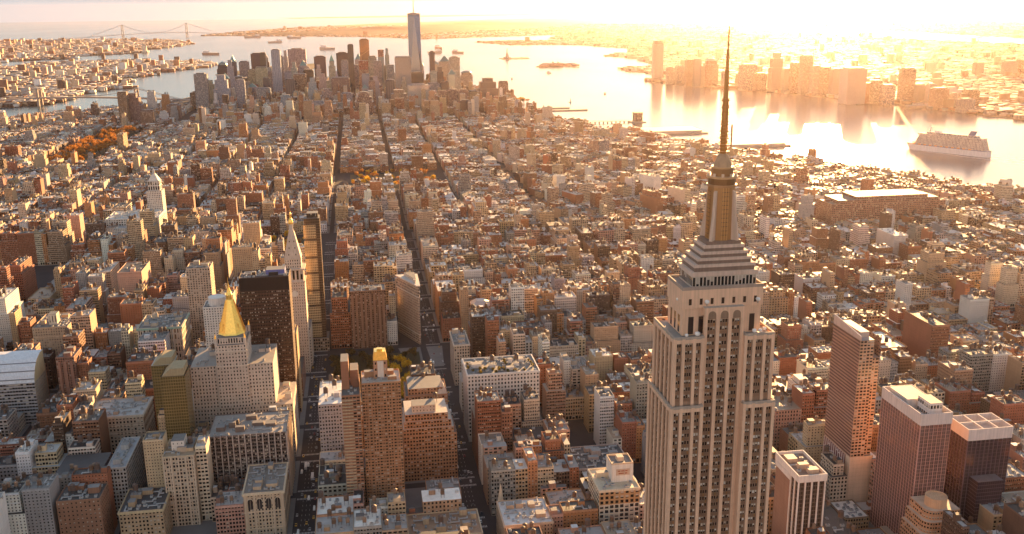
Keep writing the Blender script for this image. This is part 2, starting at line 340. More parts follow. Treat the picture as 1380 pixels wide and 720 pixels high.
# hills: the wooded ridge of the far island and the low mainland ridges
def hill(name, pts, hgt, seed):
    rs = np.random.RandomState(seed); mb = MB(); rows = 60; n = len(pts)
    prof = [0, .35, .7, .9, 1.0, .85, .6, .3, 0]; W = len(prof)
    grid = []
    for i in range(rows+1):
        t = i/rows*(n-1); k = min(int(t), n-2); f = t-k
        cx = pts[k][0]*(1-f)+pts[k+1][0]*f; cyy = pts[k][1]*(1-f)+pts[k+1][1]*f; wd = pts[k][2]*(1-f)+pts[k+1][2]*f
        d = np.array([pts[k+1][0]-pts[k][0], pts[k+1][1]-pts[k][1]]); d /= np.linalg.norm(d); nx = np.array([-d[1], d[0]])
        e = math.sin(math.pi*min(1, max(0, i/rows)))**0.45; h = hgt*e*(0.72+0.3*math.sin(i*0.37+seed)*math.sin(i*.11)+0.1*rs.rand())
        grid.append([(cx+nx[0]*wd*(j/(W-1)-.5), cyy+nx[1]*wd*(j/(W-1)-.5), 0.3+h*prof[j]*(0.85+0.3*rs.rand())) for j in range(W)])
    for i in range(rows):
        for j in range(W-1):
            mb.face([grid[i][j], grid[i][j+1], grid[i+1][j+1], grid[i+1][j]], mL, (0.06+0.03*rs.rand(), 0.055, 0.03))
    return tag(mb.build(name), kind='structure')
hp = [(*ll(40.607, -74.062), 900), (*ll(40.612, -74.085), 3000), (*ll(40.605, -74.10), 3600), (*ll(40.595, -74.125), 4200), (*ll(40.58, -74.15), 4500), (*ll(40.56, -74.19), 3500)]
hill('hills', hp, 95, 1)
hill('hills', [(*ll(40.40, -74.20), 4000), (*ll(40.45, -74.50), 6000), (*ll(40.62, -74.45), 5000), (*ll(40.75, -74.34), 4500), (*ll(40.85, -74.25), 4500)], 150, 3)
# ---------------------------------------------------------------- shared building pieces
FOOT = []                                      # ground plots already taken
def rot(p, a): return p[0]*math.cos(a)-p[1]*math.sin(a), p[0]*math.sin(a)+p[1]*math.cos(a)
def m_water_tank(mb, x, y, z, s=1.0, legs=True, tint=(0.13, 0.075, 0.045)):
    lh = 3.2*s
    if legs:
        for dx in (-1, 1):
            for dy in (-1, 1): mb.box(x+dx*1.3*s-.13, x+dx*1.3*s+.13, y+dy*1.3*s-.13, y+dy*1.3*s+.13, z, z+lh, (0.07, 0.06, 0.055), mR)
        mb.box(x-1.7*s, x+1.7*s, y-1.7*s, y+1.7*s, z+lh, z+lh+.25, (0.09, 0.07, 0.06), mR, bottom=True)
    mb.lathe(x, y, [(1.85*s, z+lh+.25), (1.75*s, z+lh+4.0*s), (2.0*s, z+lh+4.05*s), (0, z+lh+5.3*s)], tint, mR, 9)
TANKV = []
for s_, t_ in ((1.0, (0.13, 0.075, 0.045)), (1.25, (0.10, 0.065, 0.05)), (0.9, (0.22, 0.14, 0.09))):
    a_ = MB(); lh_ = 3.2*s_
    a_.lathe(0, 0, [(1.85*s_, lh_+.25), (1.75*s_, lh_+4.0*s_), (2.0*s_, lh_+4.05*s_), (0, lh_+5.3*s_)], t_, mR, 10)
    b_ = MB()
    for dx in (-1, 1):
        for dy in (-1, 1): b_.box(dx*1.3*s_-.13, dx*1.3*s_+.13, dy*1.3*s_-.13, dy*1.3*s_+.13, 0, lh_, (0.07, 0.06, 0.055), mR)
    b_.box(-1.7*s_, 1.7*s_, -1.7*s_, 1.7*s_, lh_, lh_+.25, (0.09, 0.07, 0.06), mR, bottom=True)
    TANKV.append((a_.mesh('water_tank'), b_.mesh('tank_frame')))
def p_tank(root, x, y, z, k):
    o = bpy.data.objects.new('water_tank', TANKV[k][0]); COL.objects.link(o); o.parent = root
    o.location = (x-root.location[0], y-root.location[1], z-root.location[2])
    f = bpy.data.objects.new('tank_frame', TANKV[k][1]); COL.objects.link(f); f.parent = o
_a = MB(); _a.box(-1.6, 1.6, -1.1, 1.1, 0, 1.7, (0.34, 0.33, 0.31), mR, (0.3, 0.29, 0.28)); _a.lathe(0, 0, [(.8, 1.7), (.8, 2.0)], (0.12, 0.12, 0.12), mR, 8)
ACMESH = _a.mesh('air_conditioner')
_a = MB(); _a.box(-1.0, 1.0, -1.6, 1.6, 0, 0.8, (0.3, 0.3, 0.3), mR); _a.box(-.8, .8, -1.4, 1.4, .8, 1.15, (0.22, 0.24, 0.25), mW)
SKYMESH = _a.mesh('skylight')
_a = MB(); _a.box(-4.5, 2.5, -.5, .5, .5, 1.3, (.36, .35, .34), mR, bottom=True); _a.box(2.5, 3.5, -.5, 3.2, .5, 1.3, (.36, .35, .34), mR, bottom=True); _a.box(-4.9, -4.2, -.8, .8, 0, 2.0, (.3, .29, .28), mR)
for _x in (-3, 0, 2): _a.box(_x-.1, _x+.1, -.4, .4, 0, .5, (.1, .1, .1), mR)
DUCTMESH = _a.mesh('duct')
def p_copy(root, name, mesh, x, y, z, rz=0.0):
    o = bpy.data.objects.new(name, mesh); COL.objects.link(o); o.parent = root
    o.location = (x-root.location[0], y-root.location[1], z-root.location[2]); o.rotation_euler[2] = rz
    return o
def m_parapet(mb, x0, x1, y0, y1, z, h, t, col):
    mb.box(x0, x1, y1-t, y1, z, z+h, col, mS); mb.box(x0, x1, y0, y0+t, z, z+h, col, mS)
    mb.box(x0, x0+t, y0+t, y1-t, z, z+h, col, mS); mb.box(x1-t, x1, y0+t, y1-t, z, z+h, col, mS)
def m_cornice(mb, x0, x1, y0, y1, z0, z1, out, col):
    mb.box(x0-out, x1+out, y1, y1+out, z0, z1, col, mS, bottom=True); mb.box(x0-out, x1+out, y0-out, y0, z0, z1, col, mS, bottom=True)
    mb.box(x0-out, x0, y0, y1, z0, z1, col, mS, bottom=True); mb.box(x1, x1+out, y0, y1, z0, z1, col, mS, bottom=True)
def gear(root, x0, x1, y0, y1, z, rng, col, tanks=1, acs=3, pent=1, sky=0):
    sx, sy = x1-x0, y1-y0
    used = []
    def spot(w, d):
        for _ in range(12):
            x = rng.uniform(x0+w/2+1, max(x0+w/2+1.1, x1-w/2-1)); y = rng.uniform(y0+d/2+1, max(y0+d/2+1.1, y1-d/2-1))
            if x+w/2 > x1-.6 or y+d/2 > y1-.6: continue
            if all(abs(x-a) > (w+c)/2+.3 or abs(y-b) > (d+e)/2+.3 for a, b, c, e in used):
                used.append((x, y, w, d)); return x, y
        return None
    for _ in range(pent):
        w_, d_ = min(sx*.45, rng.uniform(4, 11)), min(sy*.45, rng.uniform(4, 9)); s = spot(w_, d_)
        if s:
            mb = MB(); hh = rng.uniform(3, 5.5); mb.box(s[0]-w_/2, s[0]+w_/2, s[1]-d_/2, s[1]+d_/2, z, z+hh, col, mS, (0.2, 0.19, 0.18), tmat=mR)
            part('penthouse', mb, root)
            if tanks and rng.random() < .5 and min(w_, d_) > 4.2: p_tank(root, s[0], s[1], z+hh, rng.randrange(3)); tanks -= 1
    for _ in range(tanks):
        s = spot(4.2, 4.2)
        if s: p_tank(root, s[0], s[1], z, rng.randrange(3))
    for _ in range(acs):
        s = spot(3.4, 3.4)
        if s: p_copy(root, *(('air_conditioner', ACMESH) if rng.random() < .7 or min(sx, sy) < 16 else ('duct', DUCTMESH)), s[0], s[1], z, rng.choice((0, math.pi/2, math.pi)))
    for _ in range(sky):
        s = spot(3, 3.4)
        if s: p_copy(root, 'skylight', SKYMESH, s[0], s[1], z)
def holes(mb, a, b, z0, z1, nb, nf, wf, hf, depth, col, mat=mF, frame=0.0):
    # a wall with real window openings; returns the opening centres and size. outside lies right of a -> b
    L = math.dist(a, b); d = ((b[0]-a[0])/L, (b[1]-a[1])/L); nrm = (d[1], -d[0])
    bw, fh = L/nb, (z1-z0)/nf; w2, h2 = bw*wf/2, fh*hf/2
    def pt(s, z, dp=0): return (a[0]+d[0]*s-nrm[0]*dp, a[1]+d[1]*s-nrm[1]*dp, z)
    def q(s0, s1, za, zb): mb.face([pt(s0, za), pt(s1, za), pt(s1, zb), pt(s0, zb)], mat, col)
    out = []
    for j in range(nf):
        zc = z0+fh*(j+.5); q(0, L, z0+fh*j, zc-h2); q(0, L, zc+h2, z0+fh*(j+1))
        s = 0
        for i in range(nb):
            sc = bw*(i+.5); q(s, sc-w2, zc-h2, zc+h2); s = sc+w2
            A = [pt(sc-w2, zc-h2), pt(sc+w2, zc-h2), pt(sc+w2, zc+h2), pt(sc-w2, zc+h2)]
            B = [pt(sc-w2, zc-h2, depth), pt(sc+w2, zc-h2, depth), pt(sc+w2, zc+h2, depth), pt(sc-w2, zc+h2, depth)]
            for k in range(4): mb.face([A[k], A[(k+1) % 4], B[(k+1) % 4], B[k]], mat, col)
            out.append((pt(sc, zc, depth-.05), j))
        q(s, L, zc-h2, zc+h2)
    return out, w2, h2, math.atan2(d[1], d[0])
def pane_mesh(w2, h2, glass, blind, framecol):
    # glass in a frame with a meeting rail; the wall runs along local x, outside is -y
    mb = MB(); mb.face([(-w2, 0, -h2), (w2, 0, -h2), (w2, 0, h2), (-w2, 0, h2)], mW, glass)
    if blind > 0: mb.face([(-w2+.08, -.012, h2-blind*2*h2), (w2-.08, -.012, h2-blind*2*h2), (w2-.08, -.012, h2-.05), (-w2+.08, -.012, h2-.05)], mS, (0.5, 0.43, 0.34))
    t = .12
    for x in (-w2, w2-t): mb.box(x, x+t, -.08, -.02, -h2, h2, framecol, mS)
    mb.box(-w2+t, w2-t, -.08, -.02, -.06, .06, framecol, mS)
    mb.box(-w2-.1, w2+.1, -.45, -.02, -h2-.14, -h2, (0.5, 0.46, 0.4), mS)
    return mb.mesh('window')
def windows(root, cells, w2, h2, ang, rng, framecol=(0.25, 0.2, 0.16), cap=100, blindp=.4):
    V = [pane_mesh(w2, h2, g, bl, framecol) for g, bl in (((.012, .014, .018), 0), ((.02, .02, .022), 0), ((.03, .03, .03), .4), ((.015, .016, .02), .7))]
    cells = sorted(cells, key=lambda c: (-c[0][2]))
    rest = MB()
    for i, (p, j) in enumerate(cells):
        k = rng.randrange(2) if rng.random() > blindp else rng.randrange(2, 4)
        if i < cap: p_copy(root, 'window', V[k], *p, ang)
        else:
            c, s = math.cos(ang), math.sin(ang)
            Q = [(-w2, -h2), (w2, -h2), (w2, h2), (-w2, h2)]
            rest.face([(p[0]+c*x, p[1]+s*x, p[2]+z) for x, z in Q], mW, (.015, .017, .02))
            if k > 1: rest.face([(p[0]+c*x+s*.012, p[1]+s*x-c*.012, p[2]+z) for x, z in [(-w2*.9, 0), (w2*.9, 0), (w2*.9, h2), (-w2*.9, h2)]], mS, (.5, .43, .34))
    if rest.f: tag(part('window', rest, root), kind='stuff')
def walls4(mb, x0, x1, y0, y1, z0, z1, col, win, bay=3, fl=3.6, skip=()):
    P = [(x0, y0), (x1, y0), (x1, y1), (x0, y1)]   # sides: 0 south, 1 east, 2 north, 3 west
    for i in range(4):
        if i not in skip: mb.wall(P[i], P[(i+1) % 4], z0, z1, col, win, bay, fl)
def roofpart(root, x0, x1, y0, y1, z, col, name='roof', par=1.0, pcol=(.4, .36, .3)):
    mb = MB(); mb.face([(x0, y0, z), (x1, y0, z), (x1, y1, z), (x0, y1, z)], mR, col); part(name, mb, root)
    if par:
        mb = MB(); m_parapet(mb, x0, x1, y0, y1, z+.003, par, .45, pcol); part('parapet', mb, root)
def plot(x0, x1, y0, y1): FOOT.append((x0, x1, y0, y1))
RNG = random.Random(5)
def hero(name, label, cat, x0, x1, y0, y1, h, col, win, bay=3.0, fl=3.5, roof=(.14, .13, .12), pcol=None, tanks=1, acs=4, pent=1, cornice=None, band=None, keep=()):
    """a plain-shaped building with parts; keep = sides whose wall is made by the caller"""
    plot(x0, x1, y0, y1)
    r = thing(name, label, cat, ((x0+x1)/2, (y0+y1)/2, 0))
    mb = MB(); walls4(mb, x0, x1, y0, y1, 0, h, col, (*win, RNG.uniform(0, 90)) if len(win) == 2 else win, bay, fl, keep); part('wall', mb, r)
    roofpart(r, x0, x1, y0, y1, h, roof, pcol=pcol or tuple(c*1.05 for c in col))
    if cornice:
        mb = MB(); m_cornice(mb, x0, x1, y0, y1, h-cornice[0], h+.6, cornice[1], cornice[2]); part('cornice', mb, r)
    for z in band or ():
        mb = MB(); m_cornice(mb, x0, x1, y0, y1, z, z+.7, .35, tuple(min(1, c*1.25) for c in col)); part('string_course', mb, r)
    ar = (x1-x0)*(y1-y0); gear(r, x0+1, x1-1, y0+1, y1-1, h, RNG, tuple(c*.9 for c in col), tanks, min(26, max(acs, int(ar/75))), pent+int(ar/900), min(6, int(ar/400)))
    return r
def crownbox(r, name, x0, x1, y0, y1, z0, z1, col, win=(0, 0, 0), bay=3, fl=3.5, roof=(.15, .14, .13), mat=mF):
    mb = MB(); mb.fbox(x0, x1, y0, y1, z0, z1, col, win, bay, fl, roof, mat); return part(name, mb, r)
def piers(r, x0, x1, y, z0, z1, n, wd, out, col, axis='N', name='pier'):
    for i in range(n):
        s = x0+(x1-x0)*i/(n-1); mb = MB()
        if axis == 'N': mb.box(s-wd/2, s+wd/2, y, y+out, z0, z1, col, mS)
        else: mb.box(y, y+out, s-wd/2, s+wd/2, z0, z1, col, mS)
        part(name, mb, r)
WHITE = (.62, .57, .5); CREAM = (.55, .46, .36); TAN = (.42, .31, .21); BRN = (.22, .12, .075); RED = (.27, .115, .07); ORG = (.38, .19, .10); GREY = (.3, .28, .26); DK = (.06, .045, .04); BUFF = (.48, .37, .26); PINK = (.42, .27, .21)

# ---------------------------------------------------------------- the tall art deco skyscraper
def skyscraper():
    ax, ay = 1.0, 0.0
    r = thing('art_deco_skyscraper', 'giant limestone art deco skyscraper with setbacks and a mast carrying a tall antenna', 'skyscraper', (ax, ay, 0))
    plot(-66, 64, -30, 29)
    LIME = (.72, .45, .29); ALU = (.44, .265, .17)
    def bay(s0, s1, pos, z0, z1, n, axis, sgn, arch=False):
        # one vertical bay of windows and metal spandrels, set back between the stone piers
        mb = MB(); rng = RNG; F = 3.66; nf = max(1, int((z1-z0)/F)); wd = (s1-s0)
        def P(s, dp, z): return (s, pos-sgn*dp, z) if axis == 'N' else (pos-sgn*dp, s, z)
        def q(sa, sb, za, zb, dp, mat, col):
            pts = [P(sa, dp, za), P(sb, dp, za), P(sb, dp, zb), P(sa, dp, zb)]
            if (axis == 'N') == (sgn > 0): pts = pts[::-1]
            mb.face(pts, mat, col)
        q(s0, s1, z0, z1, .95, mS, ALU)
        for sa, sb in ((s0, s0+.22), (s1-.22, s1)): q(sa, sb, z0, z1, .55, mM, (.42, .36, .3))
        ww = (wd-.5)/n
        for k in range(nf):
            z = z1-(k+1)*F
            if z < z0: break
            for i in range(n):
                a = s0+.25+ww*i; t = rng.random()
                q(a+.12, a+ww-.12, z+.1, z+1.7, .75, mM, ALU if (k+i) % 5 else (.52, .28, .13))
                q(a+.16, a+ww-.16, z+1.75, z+3.45, 1.0-.06, mW, (.045, .026, .018))
                if t > .5:
                    hh = rng.uniform(.3, 1.5); q(a+.2, a+ww-.2, z+3.45-hh, z+3.45, .92, mS, rng.choice([(.6, .5, .38), (.5, .4, .3), (.66, .58, .48)]))
        if n > 1:
            for i in range(1, n): s = s0+.25+ww*i; q(s-.09, s+.09, z0, z1, .6, mM, (.36, .27, .2))
        part('window_bay', mb, r)
    def face(s0, s1, pos, z0, z1, groups, axis, sgn, pw=1.5):
        # stone piers with bays between: groups = windows per bay
        tot = sum(groups); avail = (s1-s0)-pw*(len(groups)+1); unit = avail/tot; s = s0
        for i, g in enumerate(groups+[0]):
            mb = MB()
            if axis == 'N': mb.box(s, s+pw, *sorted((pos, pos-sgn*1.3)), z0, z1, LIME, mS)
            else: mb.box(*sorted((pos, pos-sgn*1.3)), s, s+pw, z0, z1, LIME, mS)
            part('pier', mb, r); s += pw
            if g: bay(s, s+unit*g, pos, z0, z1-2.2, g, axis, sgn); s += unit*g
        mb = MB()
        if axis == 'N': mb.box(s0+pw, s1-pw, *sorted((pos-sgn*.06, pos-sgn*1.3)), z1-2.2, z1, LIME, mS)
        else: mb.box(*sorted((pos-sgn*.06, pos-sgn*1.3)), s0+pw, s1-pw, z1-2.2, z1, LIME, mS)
        part('frieze', mb, r)
    def tier(hx, hy, z0, z1, inner, gw, gc, ge, rec=3.0):
        for sx in (-1, 1):
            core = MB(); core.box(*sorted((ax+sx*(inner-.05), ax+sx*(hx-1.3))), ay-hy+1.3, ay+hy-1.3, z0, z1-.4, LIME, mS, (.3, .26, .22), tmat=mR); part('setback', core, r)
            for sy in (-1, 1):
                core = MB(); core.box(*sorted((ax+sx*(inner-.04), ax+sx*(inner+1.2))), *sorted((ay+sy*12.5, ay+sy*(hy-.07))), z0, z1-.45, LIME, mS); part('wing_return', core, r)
        for sgn in (1, -1):
            face(ax-hx, ax-inner, ay+sgn*hy, z0, z1, gw, 'N', sgn)
            face(ax+inner, ax+hx, ay+sgn*hy, z0, z1, gw[::-1], 'N', sgn)
            face(ay-hy+1.35, ay+hy-1.35, ax+sgn*hx, z0, z1, ge, 'E', sgn)
    # base blocks down to the street
    for i, (x0, x1, y0, y1, z0, z1) in enumerate(((-64, 62, -29, 28, 0, 24), (-50, 52, -26, 26, 24, 92), (-40, 42, -23, 23, 92, 118))):
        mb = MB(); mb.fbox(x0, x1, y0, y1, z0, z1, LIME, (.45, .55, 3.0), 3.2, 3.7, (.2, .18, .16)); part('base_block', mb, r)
    # middle section runs through; the wings step in at two heights
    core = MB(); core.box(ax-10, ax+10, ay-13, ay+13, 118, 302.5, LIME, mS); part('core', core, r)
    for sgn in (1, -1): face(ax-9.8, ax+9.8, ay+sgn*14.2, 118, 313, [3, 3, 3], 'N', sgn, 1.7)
    tier(25.9, 18.5, 118, 269, 9.9, [2, 3, 2], [], [2, 3, 3, 3, 3, 2])
    tier(24.7, 16.0, 269, 302.5, 9.85, [2, 3, 2], [], [2, 3, 3, 3, 2])
    for hx, hy, z in ((25.9, 18.5, 269), (24.7, 16.0, 302.5)):
        for sx in (-1, 1):
            mb = MB(); x0, x1 = sorted((ax+sx*10, ax+sx*hx)); m_parapet(mb, x0+.01, x1-.01, ay-hy+.01, ay+hy-.01, z-.35, 1.3, .8, (.4, .31, .24))
            part('parapet', mb, r)
    # the crown with three round-headed bays on each long side
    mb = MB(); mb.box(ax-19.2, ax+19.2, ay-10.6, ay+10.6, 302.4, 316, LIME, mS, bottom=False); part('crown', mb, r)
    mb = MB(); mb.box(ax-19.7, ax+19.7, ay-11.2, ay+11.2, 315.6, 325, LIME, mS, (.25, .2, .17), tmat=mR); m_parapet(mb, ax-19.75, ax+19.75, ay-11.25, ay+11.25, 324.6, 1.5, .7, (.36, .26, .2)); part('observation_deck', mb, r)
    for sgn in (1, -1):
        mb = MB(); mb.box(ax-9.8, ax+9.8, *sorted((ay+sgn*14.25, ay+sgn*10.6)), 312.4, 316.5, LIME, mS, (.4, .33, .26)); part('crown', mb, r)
        for k in (-1, 0, 1):
            cx = ax+k*6.0; mb = MB(); y = ay+sgn*14.3
            pts = [(cx-1.9, y, 311), (cx+1.9, y, 311)] + [(cx+1.9*math.cos(t), y, 313+1.9*math.sin(t)) for t in np.linspace(0, math.pi, 9)]
            pts = pts if sgn < 0 else pts[::-1]
            mb.face(pts, mS, (.26, .16, .1)); part('arched_head', mb, r)
        for k in range(-8, 9):
            if abs(k) % 4 == 0: continue
        for k in (-3, -2, 2, 3):
            cx = ax+k*5.0; mb = MB(); y = ay+sgn*10.63
            pts = [(cx-1.3, y, 303), (cx+1.3, y, 303), (cx+1.3, y, 311.5), (cx-1.3, y, 311.5)]; mb.face(pts if sgn < 0 else pts[::-1], mW, (.05, .03, .025)); part('tall_window', mb, r)
        for k in range(-3, 4):
            cx = ax+k*5.3; mb = MB(); y = ay+sgn*11.23
            pts = [(cx-.7, y, 317.4), (cx+.7, y, 317.4), (cx+.7, y, 320.4), (cx-.7, y, 320.4)]; mb.face(pts if sgn < 0 else pts[::-1], mW, (.06, .03, .02)); part('tall_window', mb, r)
    for sx in (1, -1):
        for k in (-1, 0, 1):
            cy_ = ay+k*5.6; x = ax+sx*19.23; mb = MB()
            pts = [(x, cy_-1.3, 303), (x, cy_+1.3, 303), (x, cy_+1.3, 311.5), (x, cy_-1.3, 311.5)]; mb.face(pts if sx > 0 else pts[::-1], mW, (.05, .03, .025)); part('tall_window', mb, r)
    # floodlights and white dishes on the setbacks
    for (x, y, z, q) in ((14, 14.6, 302.4, 1), (19, 14, 302.4, .7), (-14, 14.4, 302.4, .9), (-17, 14, 302.4, .8), (-20, 12, 302.4, .8), (9, 11.9, 317, .9), (-16, 11.9, 317, .9), (20.4, 4, 317, .7)):
        mb = MB(); mb.lathe(x, y, [(.25, z), (.25, z+1.1*q)], (.3, .3, .3), mM, 6)
        mb.lathe(x, y, [(.2, z+1.0*q), (1.05*q, z+1.4*q), (1.25*q, z+2.1*q), (1.0*q, z+2.8*q), (0, z+3.1*q)], (.75, .7, .64), mS, 10); part('dish_aerial', mb, r)
    # stepped metal base of the mast
    steps = ((15.6, 9.2, 325, 330.6, 'g'), (16.2, 9.8, 330.6, 332.6, 'm'), (14.6, 8.8, 332.6, 334.6, 'd'), (14.9, 9.1, 334.6, 336, 'm'), (12.9, 8.2, 336, 337.6, 'd'), (13.2, 8.5, 337.6, 338.9, 'm'),
             (11.2, 7.6, 338.9, 340.4, 'd'), (11.5, 7.9, 340.4, 341.7, 'm'), (9.6, 7.0, 341.7, 343.2, 'd'), (9.9, 7.2, 343.2, 344.6, 'm'), (8.4, 6.4, 344.6, 346.4, 'd'))
    for hx, hy, z0, z1, k in steps:
        mb = MB(); c = {'g': (.5, .42, .34), 'm': (.60, .44, .34), 'd': (.22, .14, .10)}[k]
        if k == 'g': mb.fbox(-hx, hx, -hy, hy, z0, z1, c, (.7, .75, 7.0), 1.7, 5.6, c)
        else: mb.box(-hx, hx, -hy, hy, z0, z1, c, mS, bottom=True)
        part('mast_step' if k != 'g' else 'glazed_gallery', mb, r)
    # the mooring mast: shaft, four winged buttresses, gallery drums and dome
    mb = MB(); mb.lathe(0, 0, [(6.3, 346.2), (5.9, 373)], (.50, .28, .12), mM, 16, .196); part('mast_shaft', mb, r)
    for k in range(4):
        a = math.pi/2*k; mb = MB()
        for i in range(3):
            o = (i-1)*1.25; p0 = rot((6.32, o), a); p1 = rot((5.98, o), a); mb.beam((*p0, 346.5), (*p1, 371), .34, (.66, .40, .17), mM)
        for z in range(349, 371, 2): p0 = rot((6.25-(z-346)*.013, -1.7), a); p1 = rot((6.25-(z-346)*.013, 1.7), a); mb.beam((*p0, z), (*p1, z), .3, (.2, .13, .08), mM)
        part('mast_window_strip', mb, r)
        a += math.pi/4; mb = MB()
        prof = [(4.2, 346.3), (9.6, 346.3), (8.8, 352), (7.8, 358), (7.1, 364), (6.8, 369), (4.2, 370.5)]
        for sgn in (-1, 1):
            pts = [(*rot((x, sgn*.75), a), z) for x, z in prof]; mb.face(pts if sgn < 0 else pts[::-1], mS, (.62, .44, .32))
        for (xa, za), (xb, zb) in zip(prof[1:], prof[2:]): mb.face([(*rot((xa, -.75), a), za), (*rot((xa, .75), a), za), (*rot((xb, .75), a), zb), (*rot((xb, -.75), a), zb)], mS, (.62, .44, .32))
        part('mast_buttress', mb, r)
    for rr, z0, z1, c in ((7.0, 371.2, 372.2, (.5, .3, .15)), (6.4, 372.2, 375.2, (.26, .14, .06)), (7.2, 375.2, 376.1, (.62, .42, .24)), (5.0, 376.1, 379.6, (.36, .2, .09)), (5.3, 379.6, 380.4, (.6, .4, .22))):
        mb = MB(); mb.lathe(0, 0, [(rr, z0), (rr, z1)], c, mM, 20); part('gallery_ring', mb, r)
    for k in range(10):
        a = 2*math.pi*k/10; mb = MB(); mb.box(6.5*math.cos(a)-.5, 6.5*math.cos(a)+.5, 6.5*math.sin(a)-.5, 6.5*math.sin(a)+.5, 376.1, 377.5, (.68, .5, .36), mS); part('floodlight', mb, r)
    mb = MB(); mb.lathe(0, 0, [(4.2, 380.4), (3.9, 382), (3.1, 384), (2.1, 385.6), (1.5, 386.2)], (.46, .29, .16), mS, 18); part('dome', mb, r)
    # antenna
    ant = MB(); ant.lathe(0, 0, [(1.5, 386), (1.4, 399), (1.6, 399.2), (1.4, 411), (1.15, 411.2), (1.05, 424), (.8, 424.2), (.7, 433), (.42, 433.2), (.3, 443)], (.52, .26, .08), mM, 8); an = part('antenna', ant, r)
    for z in np.arange(387, 411, 1.55):
        mb = MB(); q = 2.5-.03*(z-387)+.5*math.sin(z*2.1)
        mb.lathe(0, 0, [(q, z), (q, z+.35)], (.50, .25, .08), mM, 8)
        for k in range(4):
            a = math.pi/2*k+z; mb.beam((q*.9*math.cos(a), q*.9*math.sin(a), z-.4), (q*.9*math.cos(a), q*.9*math.sin(a), z+1.0), .28, (.46, .22, .07), mM)
        part('antenna_ring', mb, an)
    mb = MB(); s_ = (-3.2, 1.0); mb.beam((*s_, 389), (*s_, 399.5), .55, (.3, .16, .08), mM); mb.beam((0, 0, 390), (*s_, 390), .25, (.3, .16, .08), mM); mb.beam((0, 0, 395), (*s_, 395), .2, (.3, .16, .08), mM); part('side_aerial', mb, r)
    return r
ESB = skyscraper()

# ---------------------------------------------------------------- named buildings of the middle distance
def white_block():
    x0, x1, y0, y1, h = -12.7, 64.4, -578, -528, 76
    r = hero('hotel_block', 'broad white hotel block with rows of paired square windows and a planted roof garden', 'hotel', x0, x1, y0, y1, h, (.66, .6, .54), (.5, .5), 4.3, 4.4, pcol=(.68, .62, .56), tanks=2, acs=3, pent=2, cornice=(1.4, .7, (.68, .62, .55)), keep=(2,))
    mb = MB(); cells, w2, h2, a = holes(mb, (x1, y1), (x0, y1), 6, h, 22, 16, .52, .56, .45, (.68, .60, .52)); mb.wall((x1, y1), (x0, y1), 0, 6, (.5, .45, .4)); part('front_wall', mb, r)
    windows(r, cells, w2, h2, a, RNG, blindp=.2)
    for i in range(26):
        mb = MB(); x, y = RNG.uniform(x0+2, x1-2), RNG.uniform(y0+8, y1-2); s = RNG.uniform(1.2, 2.4)
        for _ in range(50):
            v = Vector((RNG.gauss(0, 1), RNG.gauss(0, 1), RNG.gauss(0, 1))).normalized()*s*RNG.uniform(.6, 1); t = Vector((RNG.gauss(0, 1), RNG.gauss(0, 1), RNG.gauss(0, 1))).normalized(); u_ = t.orthogonal().normalized()*.5; w_ = t.cross(u_)
            c = Vector((x, y, h+s*.9))+v*.9; c.z = max(c.z, h+.2)
            mb.face([tuple(c-u_-w_), tuple(c+u_-w_), tuple(c+u_+w_), tuple(c-u_+w_)], mL, RNG.choice([(.14, .11, .02), (.08, .08, .02), (.22, .14, .02)]))
        part('roof_shrub', mb, r)
white_block()
def gold_top():
    x0, x1, y0, y1, h = 140, 173.5, -395, -365, 139
    r = hero('apartment_tower', 'tall brown brick apartment tower with balcony grid and a small gold roof lantern', 'apartment tower', x0, x1, y0, y1, h, (.36, .19, .10), (.72, .46), 2.6, 2.9, tanks=0, acs=5, pent=2, roof=(.4, .36, .3))
    crownbox(r, 'lantern_shaft', 150.5, 162.5, -388, -376, h, 156, (.40, .22, .13), (.3, .4, 4.), 4, 5)
    crownbox(r, 'lantern_shaft', 153.8, 159, -375.9, -375.6, h, 155.5, (.6, .52, .44), mat=mS)
    mb = MB(); mb.frustum(150.5, 162.5, -388, -376, 156, 151.6, 161.4, -387, -377, 163.5, (.9, .6, .1), mG); part('gold_roof', mb, r)
    mb = MB(); mb.box(154, 159, -384.5, -379.5, 163.5, 165, (.8, .55, .12), mG); part('gold_cap', mb, r)
    for i in range(8):
        for z in range(8, 137, 3):
            pass
    for i in range(1, 8):
        s = x0+(x1-x0)*i/8; mb = MB(); mb.box(s-.35, s+.35, y1, y1+.9, 0, h-1, (.33, .17, .09), mS); part('balcony_divider', mb, r)
gold_top()
def narrow_slab():
    r = hero('apartment_slab', 'narrow brown brick slab with open balconies stacked beside the gold-lantern tower', 'apartment tower', 175.2, 190.8, -400, -360, 131, (.3, .15, .085), (.8, .5), 3.4, 2.9, tanks=0, acs=2, pent=0)
    crownbox(r, 'lift_tower', 176, 183, -398, -380, 131, 147, (.27, .12, .07)); crownbox(r, 'lift_tower', 184, 190.5, -396, -376, 131, 157, (.3, .14, .08))
    for k in range(43):
        z = 3+k*2.95; mb = MB(); mb.box(181.5, 190.6, -360, -358.7, z, z+1.05, (.42, .3, .19), mS, bottom=True); part('balcony', mb, r)
narrow_slab()
